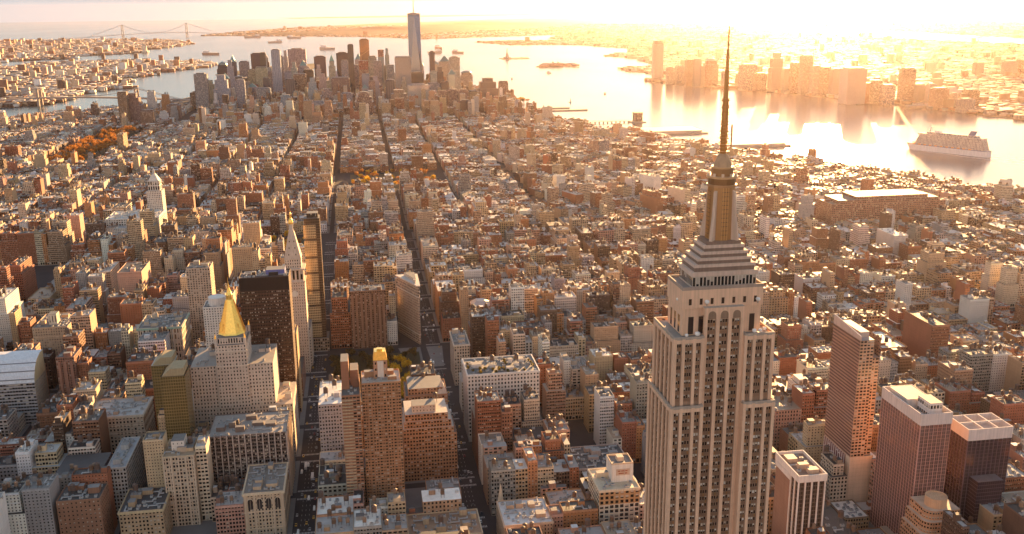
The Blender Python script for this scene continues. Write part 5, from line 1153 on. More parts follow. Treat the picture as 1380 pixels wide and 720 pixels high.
def shell(b, mb, r, geo=False):
    """walls and main roof; street fronts carry more windows than party walls"""
    win, bay, fl = wall_spec(b, r); sd = (b['seed'] % 97)*1.0; h = b['h']; cs = b['cs']
    L = [math.dist(cs[i], cs[(i+1) % 4]) for i in range(4)]
    tiers = []
    if h > 46 and min(L) > 16 and r.random() < .6: k = r.uniform(.6, .82); tiers = [h*k, h]
    for i in range(4):
        a, c = cs[i], cs[(i+1) % 4]
        party = i in (1, 3) and L[1] > L[0]*1.1 and r.random() < .6
        w_ = (0, 0, sd) if party else (*win, sd+i)
        col = b['c'] if not party else tuple(v*.92 for v in (b['c'][0], b['c'][1]*.97, b['c'][2]*.95))
        z1 = tiers[0] if tiers else h
        if not party and h > 16 and i in (0, 2):
            g = min(6.0, h*.2); mb.wall(a, c, 0, g, tuple(v*.9 for v in col), (.75, .7, sd+9), 3.6, g); (relief(mb, a, c, g, z1, col, win, bay, fl, w_[2]) if geo and i == 2 else mb.wall(a, c, g, z1, col, w_, bay, fl))
        elif geo and not party and i != 0: relief(mb, a, c, 0, z1, col, win, bay, fl, w_[2])
        else: mb.wall(a, c, 0, z1, col, w_, bay, fl)
    z1 = tiers[0] if tiers else h
    top = (b['x0'], b['x1'], b['y0'], b['y1'])
    if tiers:
        mb.face([(*p, z1) for p in cs], mR, b['rc'])
        q = r.uniform(2.0, 3.6); t = (b['x0']+q, b['x1']-q, b['y0']+q, b['y1']-q)
        P = [rot(p, b['a']) for p in ((t[0], t[2]), (t[1], t[2]), (t[1], t[3]), (t[0], t[3]))]; P = [(p[0]+b['o'][0], p[1]+b['o'][1]) for p in P]
        for i in range(4): mb.wall(P[i], P[(i+1) % 4], z1, h, b['c'], (*win, sd+20+i), bay, fl)
        top = t
    return top
def gearspots(t, r, n):
    out = []
    for _ in range(n*3):
        if len(out) >= n: break
        x, y = r.uniform(t[0]+2.6, max(t[0]+2.7, t[1]-2.6)), r.uniform(t[2]+2.6, max(t[2]+2.7, t[3]-2.6))
        if x > t[1]-2.4 or y > t[3]-2.4: continue
        if all(abs(x-a) > 4.0 or abs(y-c) > 4.0 for a, c in out): out.append((x, y))
    return out
def full_building(b):
    r = random.Random(b['seed']); nm = b['kind'].replace(' ', '_')
    root = thing(nm, None, b['kind'], (*b['ctr'], 0), GROUPS[b['kind']])
    mb = MB(); t = shell(b, mb, r, b['area'] > 130); part('wall', mb, root); h = b['h']
    def T(x, y): q = rot((x, y), b['a']); return q[0]+b['o'][0], q[1]+b['o'][1]
    mb = MB(); mb.face([(*T(x, y), h) for x, y in ((t[0], t[2]), (t[1], t[2]), (t[1], t[3]), (t[0], t[3]))], mR, b['rc']); part('roof', mb, root)
    if b['a'] == 0:
        mb = MB(); pc = tuple(min(.7, v) for v in tint(b['c'], r)); m_parapet(mb, t[0]+.02, t[1]-.02, t[2]+.02, t[3]-.02, h-.25, r.uniform(.9, 1.6), .4, pc); part('parapet', mb, root)
        if r.random() < .65 and h > 14:
            mb = MB(); o_ = r.uniform(.4, .9); c_ = tuple(min(.68, v*1.2+.02) for v in b['c']); z = h-r.uniform(.8, 1.6)
            mb.box(t[0]+.05, t[1]-.05, t[3], t[3]+o_, z, h+.4, c_, mS, bottom=True); part('cornice', mb, root)
            if r.random() < .5: mb = MB(); mb.box(t[0]+.05, t[1]-.05, t[2]-o_, t[2], z, h+.4, c_, mS, bottom=True); part('cornice', mb, root)
        if h > 28 and r.random() < .6:
            for zz in (h-r.choice((5, 9)), ):
                mb = MB(); mb.box(t[0]+.05, t[1]-.05, t[3], t[3]+.3, zz, zz+.5, tuple(min(.68, v*1.15) for v in b['c']), mS, bottom=True); part('string_course', mb, root)
    n = max(2, min(12, int((t[1]-t[0])*(t[3]-t[2])/42))); sp = gearspots(t, r, n)
    for k, (x, y) in enumerate(sp):
        X_, Y_ = T(x, y); q = r.random()
        if k == 0 and h > 12:
            w_, d_, hh = r.uniform(1.6, 2.4)*(1.4 if h > 30 else 1), r.uniform(1.6, 2.4)*(1.3 if h > 30 else 1), r.uniform(2.6, 5.5)
            w_ = min(w_, (t[1]-t[0])/2-.7); d_ = min(d_, (t[3]-t[2])/2-.7)
            mb = MB(); mb.box(X_-w_, X_+w_, Y_-d_, Y_+d_, h, h+hh, tint(b['c'], r), mS, r.choice(ROOFS)[1], tmat=mR); part('penthouse', mb, root)
        elif q < .42 and h > 22: p_tank(root, X_, Y_, h, r.randrange(3)); b['tank'] = True
        elif q > .86 and t[1]-t[0] > 13: p_copy(root, 'duct', DUCTMESH, X_, Y_, h, r.choice((0, math.pi/2)))
        elif q < .74: p_copy(root, 'air_conditioner', ACMESH, X_, Y_, h, r.choice((0, math.pi/2)))
        else: p_copy(root, 'skylight', SKYMESH, X_, Y_, h, r.choice((0, math.pi/2)))
    b['obj'] = root
def lump(b, mb):
    """a far building as one closed shape with its roof house and tank"""
    r = random.Random(b['seed']); t = shell(b, mb, r); h = b['h']
    def T(x, y): q = rot((x, y), b['a']); return q[0]+b['o'][0], q[1]+b['o'][1]
    mb.face([(*T(x, y), h) for x, y in ((t[0], t[2]), (t[1], t[2]), (t[1], t[3]), (t[0], t[3]))], mR, b['rc'])
    n = max(1, min(4, int((t[1]-t[0])*(t[3]-t[2])/110)))
    for k, (x, y) in enumerate(gearspots(t, r, n)):
        X_, Y_ = T(x, y); q = r.random()
        if k == 0 or q < .3:
            w_, d_, hh = r.uniform(1.4, 3.2), r.uniform(1.4, 3), r.uniform(2.4, 5); mb.box(X_-w_, X_+w_, Y_-d_, Y_+d_, h, h+hh, tint(b['c'], r), mS, r.choice(ROOFS)[1], tmat=mR)
        elif q < .6 and h > 20 and b['px'][2] < 2600: m_water_tank(mb, X_, Y_, h)
        else: mb.box(X_-1.5, X_+1.5, Y_-1.2, Y_+1.2, h, h+1.7, (.42, .41, .39), mR)
GROUPS = {'row house': 'row houses along the side streets', 'loft building': 'loft buildings of the street grid', 'apartment building': 'apartment buildings of the street grid', 'office building': 'office buildings of the street grid'}
items = []; rest = {}
for kind in GROUPS:
    L_ = sorted((b for b in B if b['kind'] == kind), key=lambda b: -b['area'])
    for i, b in enumerate(L_):
        if i < 285 and b['area'] >= 3:
            if b['area'] > 34: full_building(b)
            else:
                mb = MB(); lump(b, mb); b['obj'] = tag(mb.build(kind.replace(' ', '_'), origin=(*b['ctr'], 0)), None, kind, GROUPS[kind])
            items.append((b['obj'], b['px'][0], b['px'][1], size_word(b['h'])+' '+('tank-topped' if b.get('tank') else b['rn']+'-roofed')+' '+b['col']+' '+kind))
        else: lump(b, rest.setdefault(kind, MB()))
for kind, mb in rest.items(): tag(mb.build(kind.replace(' ', '_')+'s'), 'the smaller far off '+kind+'s of the street grid', kind, kind='stuff')
relabel(items, '')
print('buildings', len(B), 'individual', len(items))
# ---------------------------------------------------------------- the towers at the island's tip and across the river
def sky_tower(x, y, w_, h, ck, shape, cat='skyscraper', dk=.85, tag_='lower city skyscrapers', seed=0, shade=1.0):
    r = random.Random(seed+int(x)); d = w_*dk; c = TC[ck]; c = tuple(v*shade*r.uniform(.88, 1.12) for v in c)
    root = thing('skyscraper', None, cat, (x, y, 0), tag_)
    gl = ck in ('dark', 'dkblue', 'navy', 'blue', 'glass', 'copper', 'pale')
    win = (.85, .78, 200.+r.random()*90) if gl else (r.choice((.5, .62)), r.choice((.6, .9)), r.uniform(5, 90)); bay, fl = r.choice((2.4, 3.2)), 3.9
    def bx(nm, a, b, z0, z1, win_=win, col=c): return crownbox(root, nm, x-a/2, x+a/2, y-b/2, y+b/2, z0, z1, col, win_, bay, fl, (.16, .15, .15))
    if shape == 'step':
        bx('wall', w_, d, 0, h*.62); bx('setback', w_*.8, d*.8, h*.62, h*.86); bx('setback', w_*.5, d*.55, h*.86, h)
    elif shape == 'zig':
        for k, (q, z0, z1) in enumerate(((1, 0, .5), (.86, .5, .68), (.68, .68, .84), (.5, .84, .96), (.34, .96, 1.0))): bx('wall' if k == 0 else 'setback', w_*q, d*q, h*z0, h*z1)
    elif shape == 'dome':
        bx('wall', w_, d, 0, h*.78); bx('setback', w_*.82, d*.82, h*.78, h*.9)
        mb = MB(); R_ = w_*.42; mb.lathe(x, y, [(R_, h*.9), (R_*.92, h*.93), (R_*.7, h*.965), (R_*.3, h*.99), (0, h)], (.16, .22, .2), mM, 14); part('dome', mb, root)
    elif shape == 'pyramid':
        bx('wall', w_, d, 0, h*.85); mb = MB(); mb.frustum(x-w_*.45, x+w_*.45, y-d*.45, y+d*.45, h*.85, x-.5, x+.5, y-.5, y+.5, h, (.12, .24, .22), mM); part('pyramid_roof', mb, root)
    elif shape in ('spire', 'woolworth', 'spirelow'):
        k = .5 if shape == 'woolworth' else .7
        if shape == 'woolworth': bx('wall', w_*1.9, d*1.7, 0, h*.46)
        bx('shaft', w_, d, 0 if shape != 'woolworth' else h*.46, h*.76); bx('setback', w_*.7, d*.7, h*.76, h*.86)
        mb = MB(); mb.frustum(x-w_*.34, x+w_*.34, y-d*.34, y+d*.34, h*.86, x-.8, x+.8, y-.8, y+.8, h*.98, (.12, .3, .24) if shape == 'woolworth' else c, mS); mb.beam((x, y, h*.97), (x, y, h*1.07), 1.0, (.3, .3, .3), mM); part('spire', mb, root)
    elif shape == 'crane':
        bx('wall', w_, d, 0, h*.8); bx('bare_frame', w_*.96, d*.96, h*.8, h, (.8, .7, 8.), (.5, .12, .08))
        mb = MB(); mb.beam((x+w_*.2, y, h), (x+w_*.2, y, h+30), 2.0, (.5, .3, .15), mM); mb.beam((x+w_*.2, y, h+24), (x-w_*.7, y+8, h+52), 1.6, (.5, .3, .15), mM); part('crane', mb, root)
    elif shape == 'redtop':
        bx('wall', w_, d, 0, h*.86); bx('bare_frame', w_*.97, d*.97, h*.86, h, (.8, .7, 8.), (.55, .2, .14))
    else:
        bx('wall', w_, d, 0, h-5); bx('roof_plant', w_*r.uniform(.55, .95), d*r.uniform(.55, .95), h-5, h, (.3, .9, 9.), tuple(v*.6 for v in c))
        if shape == 'slab': piers(root, x-w_/2+1, x+w_/2-1, y+d/2, 0, h-5, max(4, int(w_/7)), 1.2, 1.0, tuple(min(.7, v*1.25) for v in c))
    return root
fi = []
for i, (x, y, w_, h, ck, sh) in enumerate(DT):
    o = sky_tower(x, y, w_, h, ck, sh, seed=i)
    sw = {'flat': 'flat topped', 'slab': 'sheer ribbed', 'step': 'stepped', 'zig': 'zigzag stepped', 'dome': 'domed', 'pyramid': 'pyramid-roofed', 'spire': 'needle-topped', 'woolworth': 'green-spired', 'spirelow': 'short spired', 'crane': 'crane-topped', 'redtop': 'red-capped'}[sh]
    p = PX((x, y, h)); fi.append((o, p[0], p[1], ('very tall ' if h > 190 else 'tall ' if h > 125 else 'lower ')+sw+' '+CW[ck]+' skyscraper downtown'))
JC = [(-1638,-5081,40,101,'flat'), (-1690,-5067,45,109,'flat'), (-1708,-4950,44,148,'flat'), (-1733,-4889,39,155,'flat'), (-1765,-4881,30,114,'flat'), (-1806,-4869,70,159,'dome'), (-1846,-4754,34,92,'flat'), (-1909,-4586,79,140,'flat'), (-1937,-4483,54,99,'flat'), (-2013,-4463,66,202,'step'), (-2046,-4408,41,125,'flat'), (-2069,-4356,44,158,'flat'), (-2082,-4263,52,199,'flat'), (-2114,-4212,51,150,'flat'), (-2143,-4162,47,145,'flat'), (-2169,-4113,47,140,'flat'), (-2090,-3790,92,165,'flat'), (-2170,-3800,49,93,'flat'), (-2190,-3760,41,108,'flat'), (-2215,-3700,52,92,'flat'), (-2340,-3760,58,160,'flat'), (-2370,-3690,43,92,'flat'), (-2390,-3640,36,98,'flat'), (-2330,-3480,61,93,'flat'), (-2400,-3480,28,69,'flat'), (-2360,-3330,56,60,'flat'), (-2480,-3480,56,83,'flat'), (-3670,-5192,51,85,'flat'), (-3808,-5085,70,97,'flat'), (-3915,-5121,51,103,'flat'),
      (-1960,-4800,50,80,'flat'), (-2200,-4300,60,110,'step'), (-2260,-4150,54,95,'flat'), (-2150,-4500,48,120,'flat'), (-2300,-3950,50,105,'step'), (-2450,-3850,60,80,'flat')]
for i, (x, y, w_, h, sh) in enumerate(JC):
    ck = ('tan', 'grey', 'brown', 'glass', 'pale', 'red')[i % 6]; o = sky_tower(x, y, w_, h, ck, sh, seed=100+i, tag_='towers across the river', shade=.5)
    p = PX((x, y, h)); fi.append((o, p[0], p[1], ('tall ' if h > 125 else 'mid-height ' if h > 90 else 'low ')+{'flat': 'flat topped', 'dome': 'domed', 'step': 'stepped'}[sh]+' '+CW[ck]+' tower across the river'))
relabel(fi, '')
def riverside():
    x, y = -1650, -5364; r = thing('riverside_tower', 'lone tall rounded tower standing at the water edge across the river', 'skyscraper', (x, y, 0))
    mb = MB(); P_ = [(x+33*math.copysign(abs(math.cos(t))**.6, math.cos(t)), y+26*math.copysign(abs(math.sin(t))**.6, math.sin(t))) for t in np.linspace(0, 2*math.pi, 20, endpoint=False)]; mb.prism(P_, 0, 218, (.36, .3, .27), (.8, .7, 222.), 3, 4); part('curtain_wall', mb, r)
    mb = MB(); mb.prism([(x+(a-x)*.9, y+(b-y)*.9) for a, b in P_], 218, 238, (.3, .24, .2), (.5, .8, 9.), 4, 9); part('crown', mb, r)
    mb = MB(); mb.box(x-60, x+60, y-40, y+44, 0, 9, (.3, .27, .24), mS); part('podium', mb, r)
riverside()
def blue_tower():
    x, y = -134, -4575; r = thing('blue_glass_skyscraper', 'tallest downtown skyscraper of chamfered blue glass with a slim white spire', 'skyscraper', (x, y, 0))
    s = 31.0; z0, z1 = 57, 409
    crownbox(r, 'podium', x-s, x+s, y-s, y+s, 0, z0, (.4, .45, .5), (.9, .95, 230.), 3, 6)
    Bq = [(x-s, y-s), (x+s, y-s), (x+s, y+s), (x-s, y+s)]; Tq = [(x, y-s), (x+s, y), (x, y+s), (x-s, y)]
    for i in range(4):
        b0, b1, t0, t1 = Bq[i], Bq[(i+1) % 4], Tq[i], Tq[(i+1) % 4]
        mb = MB(); mb.face([(*b0, z0), (*b1, z0), (*t0, z1)], mF, (.30, .42, .52), [(0, 0), (20, 0), (10, 90)], (.95, .88, 240.+i)); part('upright_facet', mb, r)
        mb = MB(); mb.face([(*b1, z0), (*t1, z1), (*t0, z1)], mF, (.10, .22, .34), [(10, 0), (20, 90), (0, 90)], (.95, .88, 250.+i)); part('inverted_facet', mb, r)
    mb = MB(); mb.face([(*p, z1) for p in Tq], mR, (.2, .2, .2))
    for i in range(4):
        a, b = Tq[i], Tq[(i+1) % 4]; mb.face([(*a, z1), (*b, z1), (*b, z1+9), (*a, z1+9)], mM, (.4, .42, .45)); mb.face([(*b, z1+.1), (*a, z1+.1), (*a, z1+9), (*b, z1+9)], mM, (.3, .3, .32))
    part('parapet', mb, r)
    mb = MB(); mb.lathe(x, y, [(17, 417), (18, 419), (17, 421)], (.4, .4, .42), mM, 20); part('antenna_ring', mb, r)
    mb = MB(); mb.lathe(x, y, [(4, 409), (3, 440), (2.2, 480), (1.3, 515), (.3, 541)], (.55, .5, .46), mM, 8); part('spire', mb, r)
blue_tower()
# ---------------------------------------------------------------- distant low city as one mass per shore
def scatter(name, poly, n, dens, hmin, hmax, label, seed, big=.03, shade=1.0, tall=70):
    rs = np.random.RandomState(seed); P = np.array(poly); x0, y0 = P.min(0); x1, y1 = P.max(0)
    # keep what the camera can see
    az = rs.uniform(rad(-31), rad(31), n*6); d0, d1 = dens; d = d0*(d1/d0)**rs.rand(n*6)
    x = CU+d*np.sin(YAW+az); y = CV+d*np.cos(YAW+az)
    ok = inpoly(poly, x, y); x, y, d = x[ok][:n], y[ok][:n], d[ok][:n]; n = len(x)
    # snap to local streets so that rows form
    q = 70.0; x = np.where(rs.rand(n) < .8, np.round(x/q)*q+rs.uniform(-22, 22, n), x)
    w_ = rs.uniform(10, 30, n)*(1+d/9000); dp = rs.uniform(9, 24, n)*(1+d/9000); h = rs.uniform(hmin, hmax, n); t = rs.rand(n) < big; h[t] = rs.uniform(hmax, tall, t.sum())
    big2 = rs.rand(n) < .03; w_[big2] *= 3.2; dp[big2] *= 2; h[big2] = np.minimum(h[big2], 14)
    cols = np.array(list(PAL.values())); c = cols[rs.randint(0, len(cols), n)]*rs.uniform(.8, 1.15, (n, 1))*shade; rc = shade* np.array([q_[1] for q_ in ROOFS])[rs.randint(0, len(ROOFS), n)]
    sx = np.array([-1, 1, 1, -1, -1, 1, 1, -1])*.5; sy = np.array([-1, -1, 1, 1, -1, -1, 1, 1])*.5; sz = np.array([0, 0, 0, 0, 1, 1, 1, 1])
    V = np.stack([x[:, None]+sx*w_[:, None], y[:, None]+sy*dp[:, None], h[:, None]*sz], -1).reshape(-1, 3)
    F_ = np.array([[0, 1, 5, 4], [1, 2, 6, 5], [2, 3, 7, 6], [3, 0, 4, 7], [4, 5, 6, 7]]); F_ = (F_[None]+(np.arange(n)*8)[:, None, None]).reshape(-1)
    me = bpy.data.meshes.new(name); me.vertices.add(n*8); me.vertices.foreach_set('co', V.astype(np.float32).ravel()); me.loops.add(n*20); me.loops.foreach_set('vertex_index', F_.astype(np.int32)); me.polygons.add(n*5); me.polygons.foreach_set('loop_start', np.arange(0, n*20, 4, dtype=np.int32))
    me.materials.append(STONE); me.materials.append(ROOF); mi = np.tile([0, 0, 0, 0, 1], n).astype(np.int32); me.polygons.foreach_set('material_index', mi)
    a = me.attributes.new('tint', 'FLOAT_COLOR', 'FACE'); cc = np.ones((n, 5, 4), np.float32); cc[:, :4, :3] = c[:, None]; cc[:, 4, :3] = rc; a.data.foreach_set('color', cc.ravel())
    me.update(calc_edges=True); o = bpy.data.objects.new(name, me); COL.objects.link(o)
    return tag(o, label, 'houses', kind='stuff')
scatter('distant_houses', BKN, 16000, (4200, 17000), 8, 20, 'low brick houses across the east river', 1, .02)
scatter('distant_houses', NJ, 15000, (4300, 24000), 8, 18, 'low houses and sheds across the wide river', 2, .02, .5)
scatter('distant_houses', SI, 2500, (11000, 24000), 8, 14, 'houses along the far island shore', 3, .01)
def woods(name, poly, n, dens, label, seed, cols, hh=(6, 13)):
    rs = np.random.RandomState(seed); mb = MB(); az = rs.uniform(rad(-31), rad(31), n*8); d0, d1 = dens; d = d0*(d1/d0)**rs.rand(n*8); x = CU+d*np.sin(YAW+az); y = CV+d*np.cos(YAW+az); ok = inpoly(poly, x, y); x, y = x[ok][:n], y[ok][:n]
    for px, py in zip(x, y):
        s = rs.uniform(5, 11)*(1+math.hypot(px-CU, py-CV)/9000); h = rs.uniform(*hh); c = cols[rs.randint(len(cols))]; a0 = rs.rand()*6
        ring_ = [(px+s*rs.uniform(.7, 1.1)*math.cos(a0+k*1.257), py+s*rs.uniform(.7, 1.1)*math.sin(a0+k*1.257), h*rs.uniform(.35, .6)) for k in range(5)]
        for k in range(5):
            a, b = ring_[k], ring_[(k+1) % 5]; mb.face([a, b, (px, py, h)], mL, c); mb.face([(a[0], a[1], 0), (b[0], b[1], 0), b, a], mL, c)
    return tag(mb.build(name), label, 'trees', kind='stuff')
GRN = [(.07, .065, .03), (.10, .075, .025), (.15, .085, .02), (.06, .06, .035)]
woods('distant_woods', BKN, 2600, (4300, 17000), 'street trees among the houses across the east river', 5, GRN)
woods('distant_woods', NJ, 3000, (4300, 24000), 'trees among the houses across the wide river', 6, GRN+[(.16, .12, .03)])
woods('distant_woods', SI, 3000, (11000, 24000), 'woods on the far island', 7, GRN, (8, 16))
woods('distant_woods', LIB, 50, (5000, 12000), 'trees around the statue', 8, GRN)
# ---------------------------------------------------------------- islands, statue, vent house, piers
def statue():
    x, y = ll(40.68925, -74.0445); r = thing('statue', 'green robed statue with raised torch on a stone pedestal on its own island', 'statue', (x, y, 1)); V_ = (.2, .32, .28)
    mb = MB(); k = 11; pts = [(x+(34 if i % 2 else 24)*math.cos(2*math.pi*i/22), y+(34 if i % 2 else 24)*math.sin(2*math.pi*i/22)) for i in range(22)]; mb.prism(pts, 1, 13, (.32, .28, .25), rmat=mS, roof=(.3, .27, .24)); part('star_fort', mb, r)
    mb = MB(); mb.frustum(x-14, x+14, y-14, y+14, 13, x-9, x+9, y-9, y+9, 47, (.4, .35, .3), mS); part('pedestal', mb, r)
    mb = MB(); mb.lathe(x, y, [(5.2, 47), (4.6, 58), (3.8, 68), (4.2, 74), (2.6, 78), (1.6, 80), (2.3, 82), (2.1, 85), (.4, 87)], V_, mS, 12); mb.beam((x-3.4, y, 75), (x-5.2, y, 89), 2.0, V_, mS); mb.beam((x+3.4, y, 74), (x+4.4, y+2, 66), 2.2, V_, mS)
    for q in range(7): a = math.pi*q/6; mb.beam((x+1.6*math.cos(a), y, 85+1.2*math.sin(a)), (x+4.0*math.cos(a), y, 85+3.2*math.sin(a)), .5, V_, mS)
    part('figure', mb, r); mb = MB(); mb.lathe(x-5.2, y, [(1.4, 88.8), (1.8, 90.4), (.9, 92), (0, 94)], (.9, .6, .1), mG, 8); part('torch', mb, r)
statue()
def ellis():
    x, y = ll(40.6995, -74.0396)
    for k, (dx, dy, w_, d_, h) in enumerate(((0, 0, 110, 50, 18), (-120, -30, 90, 34, 13), (100, 40, 70, 30, 12), (-30, -110, 130, 30, 12), (60, -90, 60, 40, 14), (-140, 60, 60, 30, 11))):
        r = thing('island_building', None, 'hall', (x+dx, y+dy, 1), 'red brick halls on the small island'); r['label'] = 'red brick hall on the small brick island, '+('the largest with turrets', 'leftmost wing', 'right front wing', 'rear long wing', 'rear short wing', 'front left wing')[k]
        crownbox(r, 'wall', x+dx-w_/2, x+dx+w_/2, y+dy-d_/2, y+dy+d_/2, 1, h, (.3, .16, .11), (.5, .5, 3.+k), 4, 5, (.3, .24, .2))
        mb = MB(); mb.frustum(x+dx-w_/2, x+dx+w_/2, y+dy-d_/2, y+dy+d_/2, h, x+dx-w_*.4, x+dx+w_*.4, y+dy-1, y+dy+1, h+7, (.28, .22, .19), mR); part('roof', mb, r)
        if k == 0:
            for sx in (-1, 1):
                for sy in (-1, 1): mb = MB(); mb.box(x+sx*20-3, x+sx*20+3, y+sy*22-3, y+sy*22+3, h, h+14, (.34, .2, .14), mS); mb.lathe(x+sx*20, y+sy*22, [(3.6, h+14), (2.4, h+18), (0, h+22)], (.18, .26, .22), mM, 8); part('turret', mb, r)
ellis()
ex, ey = ll(40.6995, -74.0396)
woods('distant_woods', ELL, 60, (4500, 9000), 'trees on the small island', 9, GRN+[(.2, .11, .03)])
def vent_house():
    x, y = -936, -3330; r = thing('vent_house', 'square brick ventilation house standing in the river at the end of a long pier', 'vent building', (x, y, -2))
    crownbox(r, 'wall', x-17, x+17, y-13, y+13, -2, 36, (.36, .21, .14), (.5, .9, 4.), 5.6, 9, (.2, .16, .13)); mb = MB(); m_cornice(mb, x-17, x+17, y-13, y+13, 33.5, 36.6, .8, (.45, .3, .2)); part('cornice', mb, r)
    mb = MB(); mb.box(x-30, x+30, y-20, y+20, -2.6, 1.2, (.3, .27, .24), mS); part('base', mb, r)
    t = thing('pier', 'long narrow trestle pier leading out to the brick vent house', 'pier', (x+140, y, -2)); mb = MB(); mb.box(x+30, x+300, y-6, y+6, 3, 4.2, (.3, .27, .24), mS, bottom=True); part('deck', mb, t)
    for k in range(16): mb = MB(); mb.box(x+36+k*17, x+39+k*17, y-5, y+5, -2.6, 3, (.25, .2, .17), mS); part('pile', mb, t)
    for k in range(30):
        mb = MB(); mb.beam((x+32+k*9, y+5.6, 4.2), (x+32+k*9, y+5.6, 9), .6, (.3, .22, .16), mM); mb.beam((x+32+k*9, y+5.6, 9), (x+41+k*9, y+5.6, 9), .6, (.3, .22, .16), mM); part('rail_frame', mb, t)
vent_house()
PI_ = []
for k, (la, lo, ln, wd, an) in enumerate(((40.7285, -74.0118, 230, 150, .5), (40.7208, -74.0135, 280, 30, .5), (40.7198, -74.0137, 260, 34, .5), (40.7325, -74.0108, 240, 24, .5))):
    x, y = ll(la, lo); t = thing('pier', None, 'pier', (x, y, -2), 'piers along the near bank of the wide river')
    t['label'] = ['flat square pier on the near bank beside the river vent house', 'long thin green pier left of the river vent house', 'second long thin pier just below the downtown park trees', 'narrow pier just right of the vent house', 'plain grey pier behind the mast of the skyscraper', 'wide pier on the near bank at the sun glare', 'pier on the near bank nearest the cruise ship'][k]
    mb = MB(); mb.box(x-ln, x+10, y-wd/2, y+wd/2, -2.6, 2.2, (.26, .23, .2), mS); part('deck', mb, t)
    if k in (0, 3, 5): mb = MB(); mb.box(x-ln*.92, x-6, y-wd*.4, y+wd*.4, 2.2, 9, (.4, .34, .28), mS, (.36, .33, .3), tmat=mR); part('shed', mb, t)
# ---------------------------------------------------------------- bridges
def bridge(name, label, A, Bp, ha, hd, w_, over, col, cable=True, tw=9, stone=False):
    a, b = Vector((*A, 0)), Vector((*Bp, 0)); d = (b-a).normalized(); n = Vector((-d.y, d.x, 0)); mid = (a+b)/2; L_ = (b-a).length
    r = thing(name, label, 'bridge', tuple(mid))
    mb = MB(); p0, p1 = a-d*over[0], b+d*over[1]; pts = [(p0, hd*.35), (a, hd*.92), (mid, hd), (b, hd*.92), (p1, hd*.35)]
    for (q0, z0), (q1, z1) in zip(pts, pts[1:]):
        for off in (0,):
            e = [q0-n*w_/2, q0+n*w_/2, q1+n*w_/2, q1-n*w_/2]; zz = [z0, z0, z1, z1]
            mb.face([(v.x, v.y, z+3) for v, z in zip(e, zz)][::-1], mS, col); mb.face([(v.x, v.y, z-4) for v, z in zip(e, zz)], mS, col)
            for s in (-1, 1):
                e2 = [(q0+n*s*w_/2, z0-4), (q1+n*s*w_/2, z1-4), (q1+n*s*w_/2, z1+3), (q0+n*s*w_/2, z0+3)]; f = [(v.x, v.y, z) for v, z in e2]; mb.face(f if s > 0 else f[::-1], mS, col)
    part('deck', mb, r)
    for c in (a, b):
        mb = MB()
        for s in (-1, 1):
            q = c+n*s*w_*.55; mb.frustum(q.x-tw/2, q.x+tw/2, q.y-tw/2, q.y+tw/2, -3, q.x-tw*.36, q.x+tw*.36, q.y-tw*.36, q.y+tw*.36, ha, col, mS)
        for z in ((hd*.6, ha*.62, ha*.97) if not stone else (hd*.6, ha*.93)): q0, q1 = c-n*w_*.55, c+n*w_*.55; mb.beam((q0.x, q0.y, z), (q1.x, q1.y, z), tw*.7, col, mS)
        part('tower', mb, r)
    if cable:
        for s in (-1, 1):
            mb = MB(); prev = None
            for t in np.linspace(-.5, 1.5, 41):
                if 0 <= t <= 1: z = hd+6+(ha-hd-6)*(2*t-1)**2
                else: u_ = -t if t < 0 else t-1; z = ha+(hd*.6-ha)*(u_/.5)
                p = a+d*L_*t+n*s*w_*.5; cur = (p.x, p.y, z)
                if prev: mb.beam(prev, cur, max(2.0, tw*.16), col, mS)
                prev = cur
            part('main_cable', mb, r)
    return r
bridge('suspension_bridge', 'very long suspension bridge with two tall towers spanning the far strait at upper left', ll(40.60905, -74.0375), ll(40.60395, -74.0518), 211, 72, 32, (1500, 700), (.22, .25, .27), tw=14)
bridge('suspension_bridge', 'stone towered suspension bridge crossing the narrow river at the left behind the brown slabs', ll(40.7045, -73.9948), ll(40.7077, -73.9990), 84, 41, 26, (420, 700), (.3, .24, .2), tw=11, stone=True)
bridge('trestle_bridge', 'low long highway bridge across the bright bay at far right', ll(40.6975, -74.1215), ll(40.6965, -74.1365), 42, 40, 30, (1500, 1500), (.3, .24, .22), cable=False, tw=8)
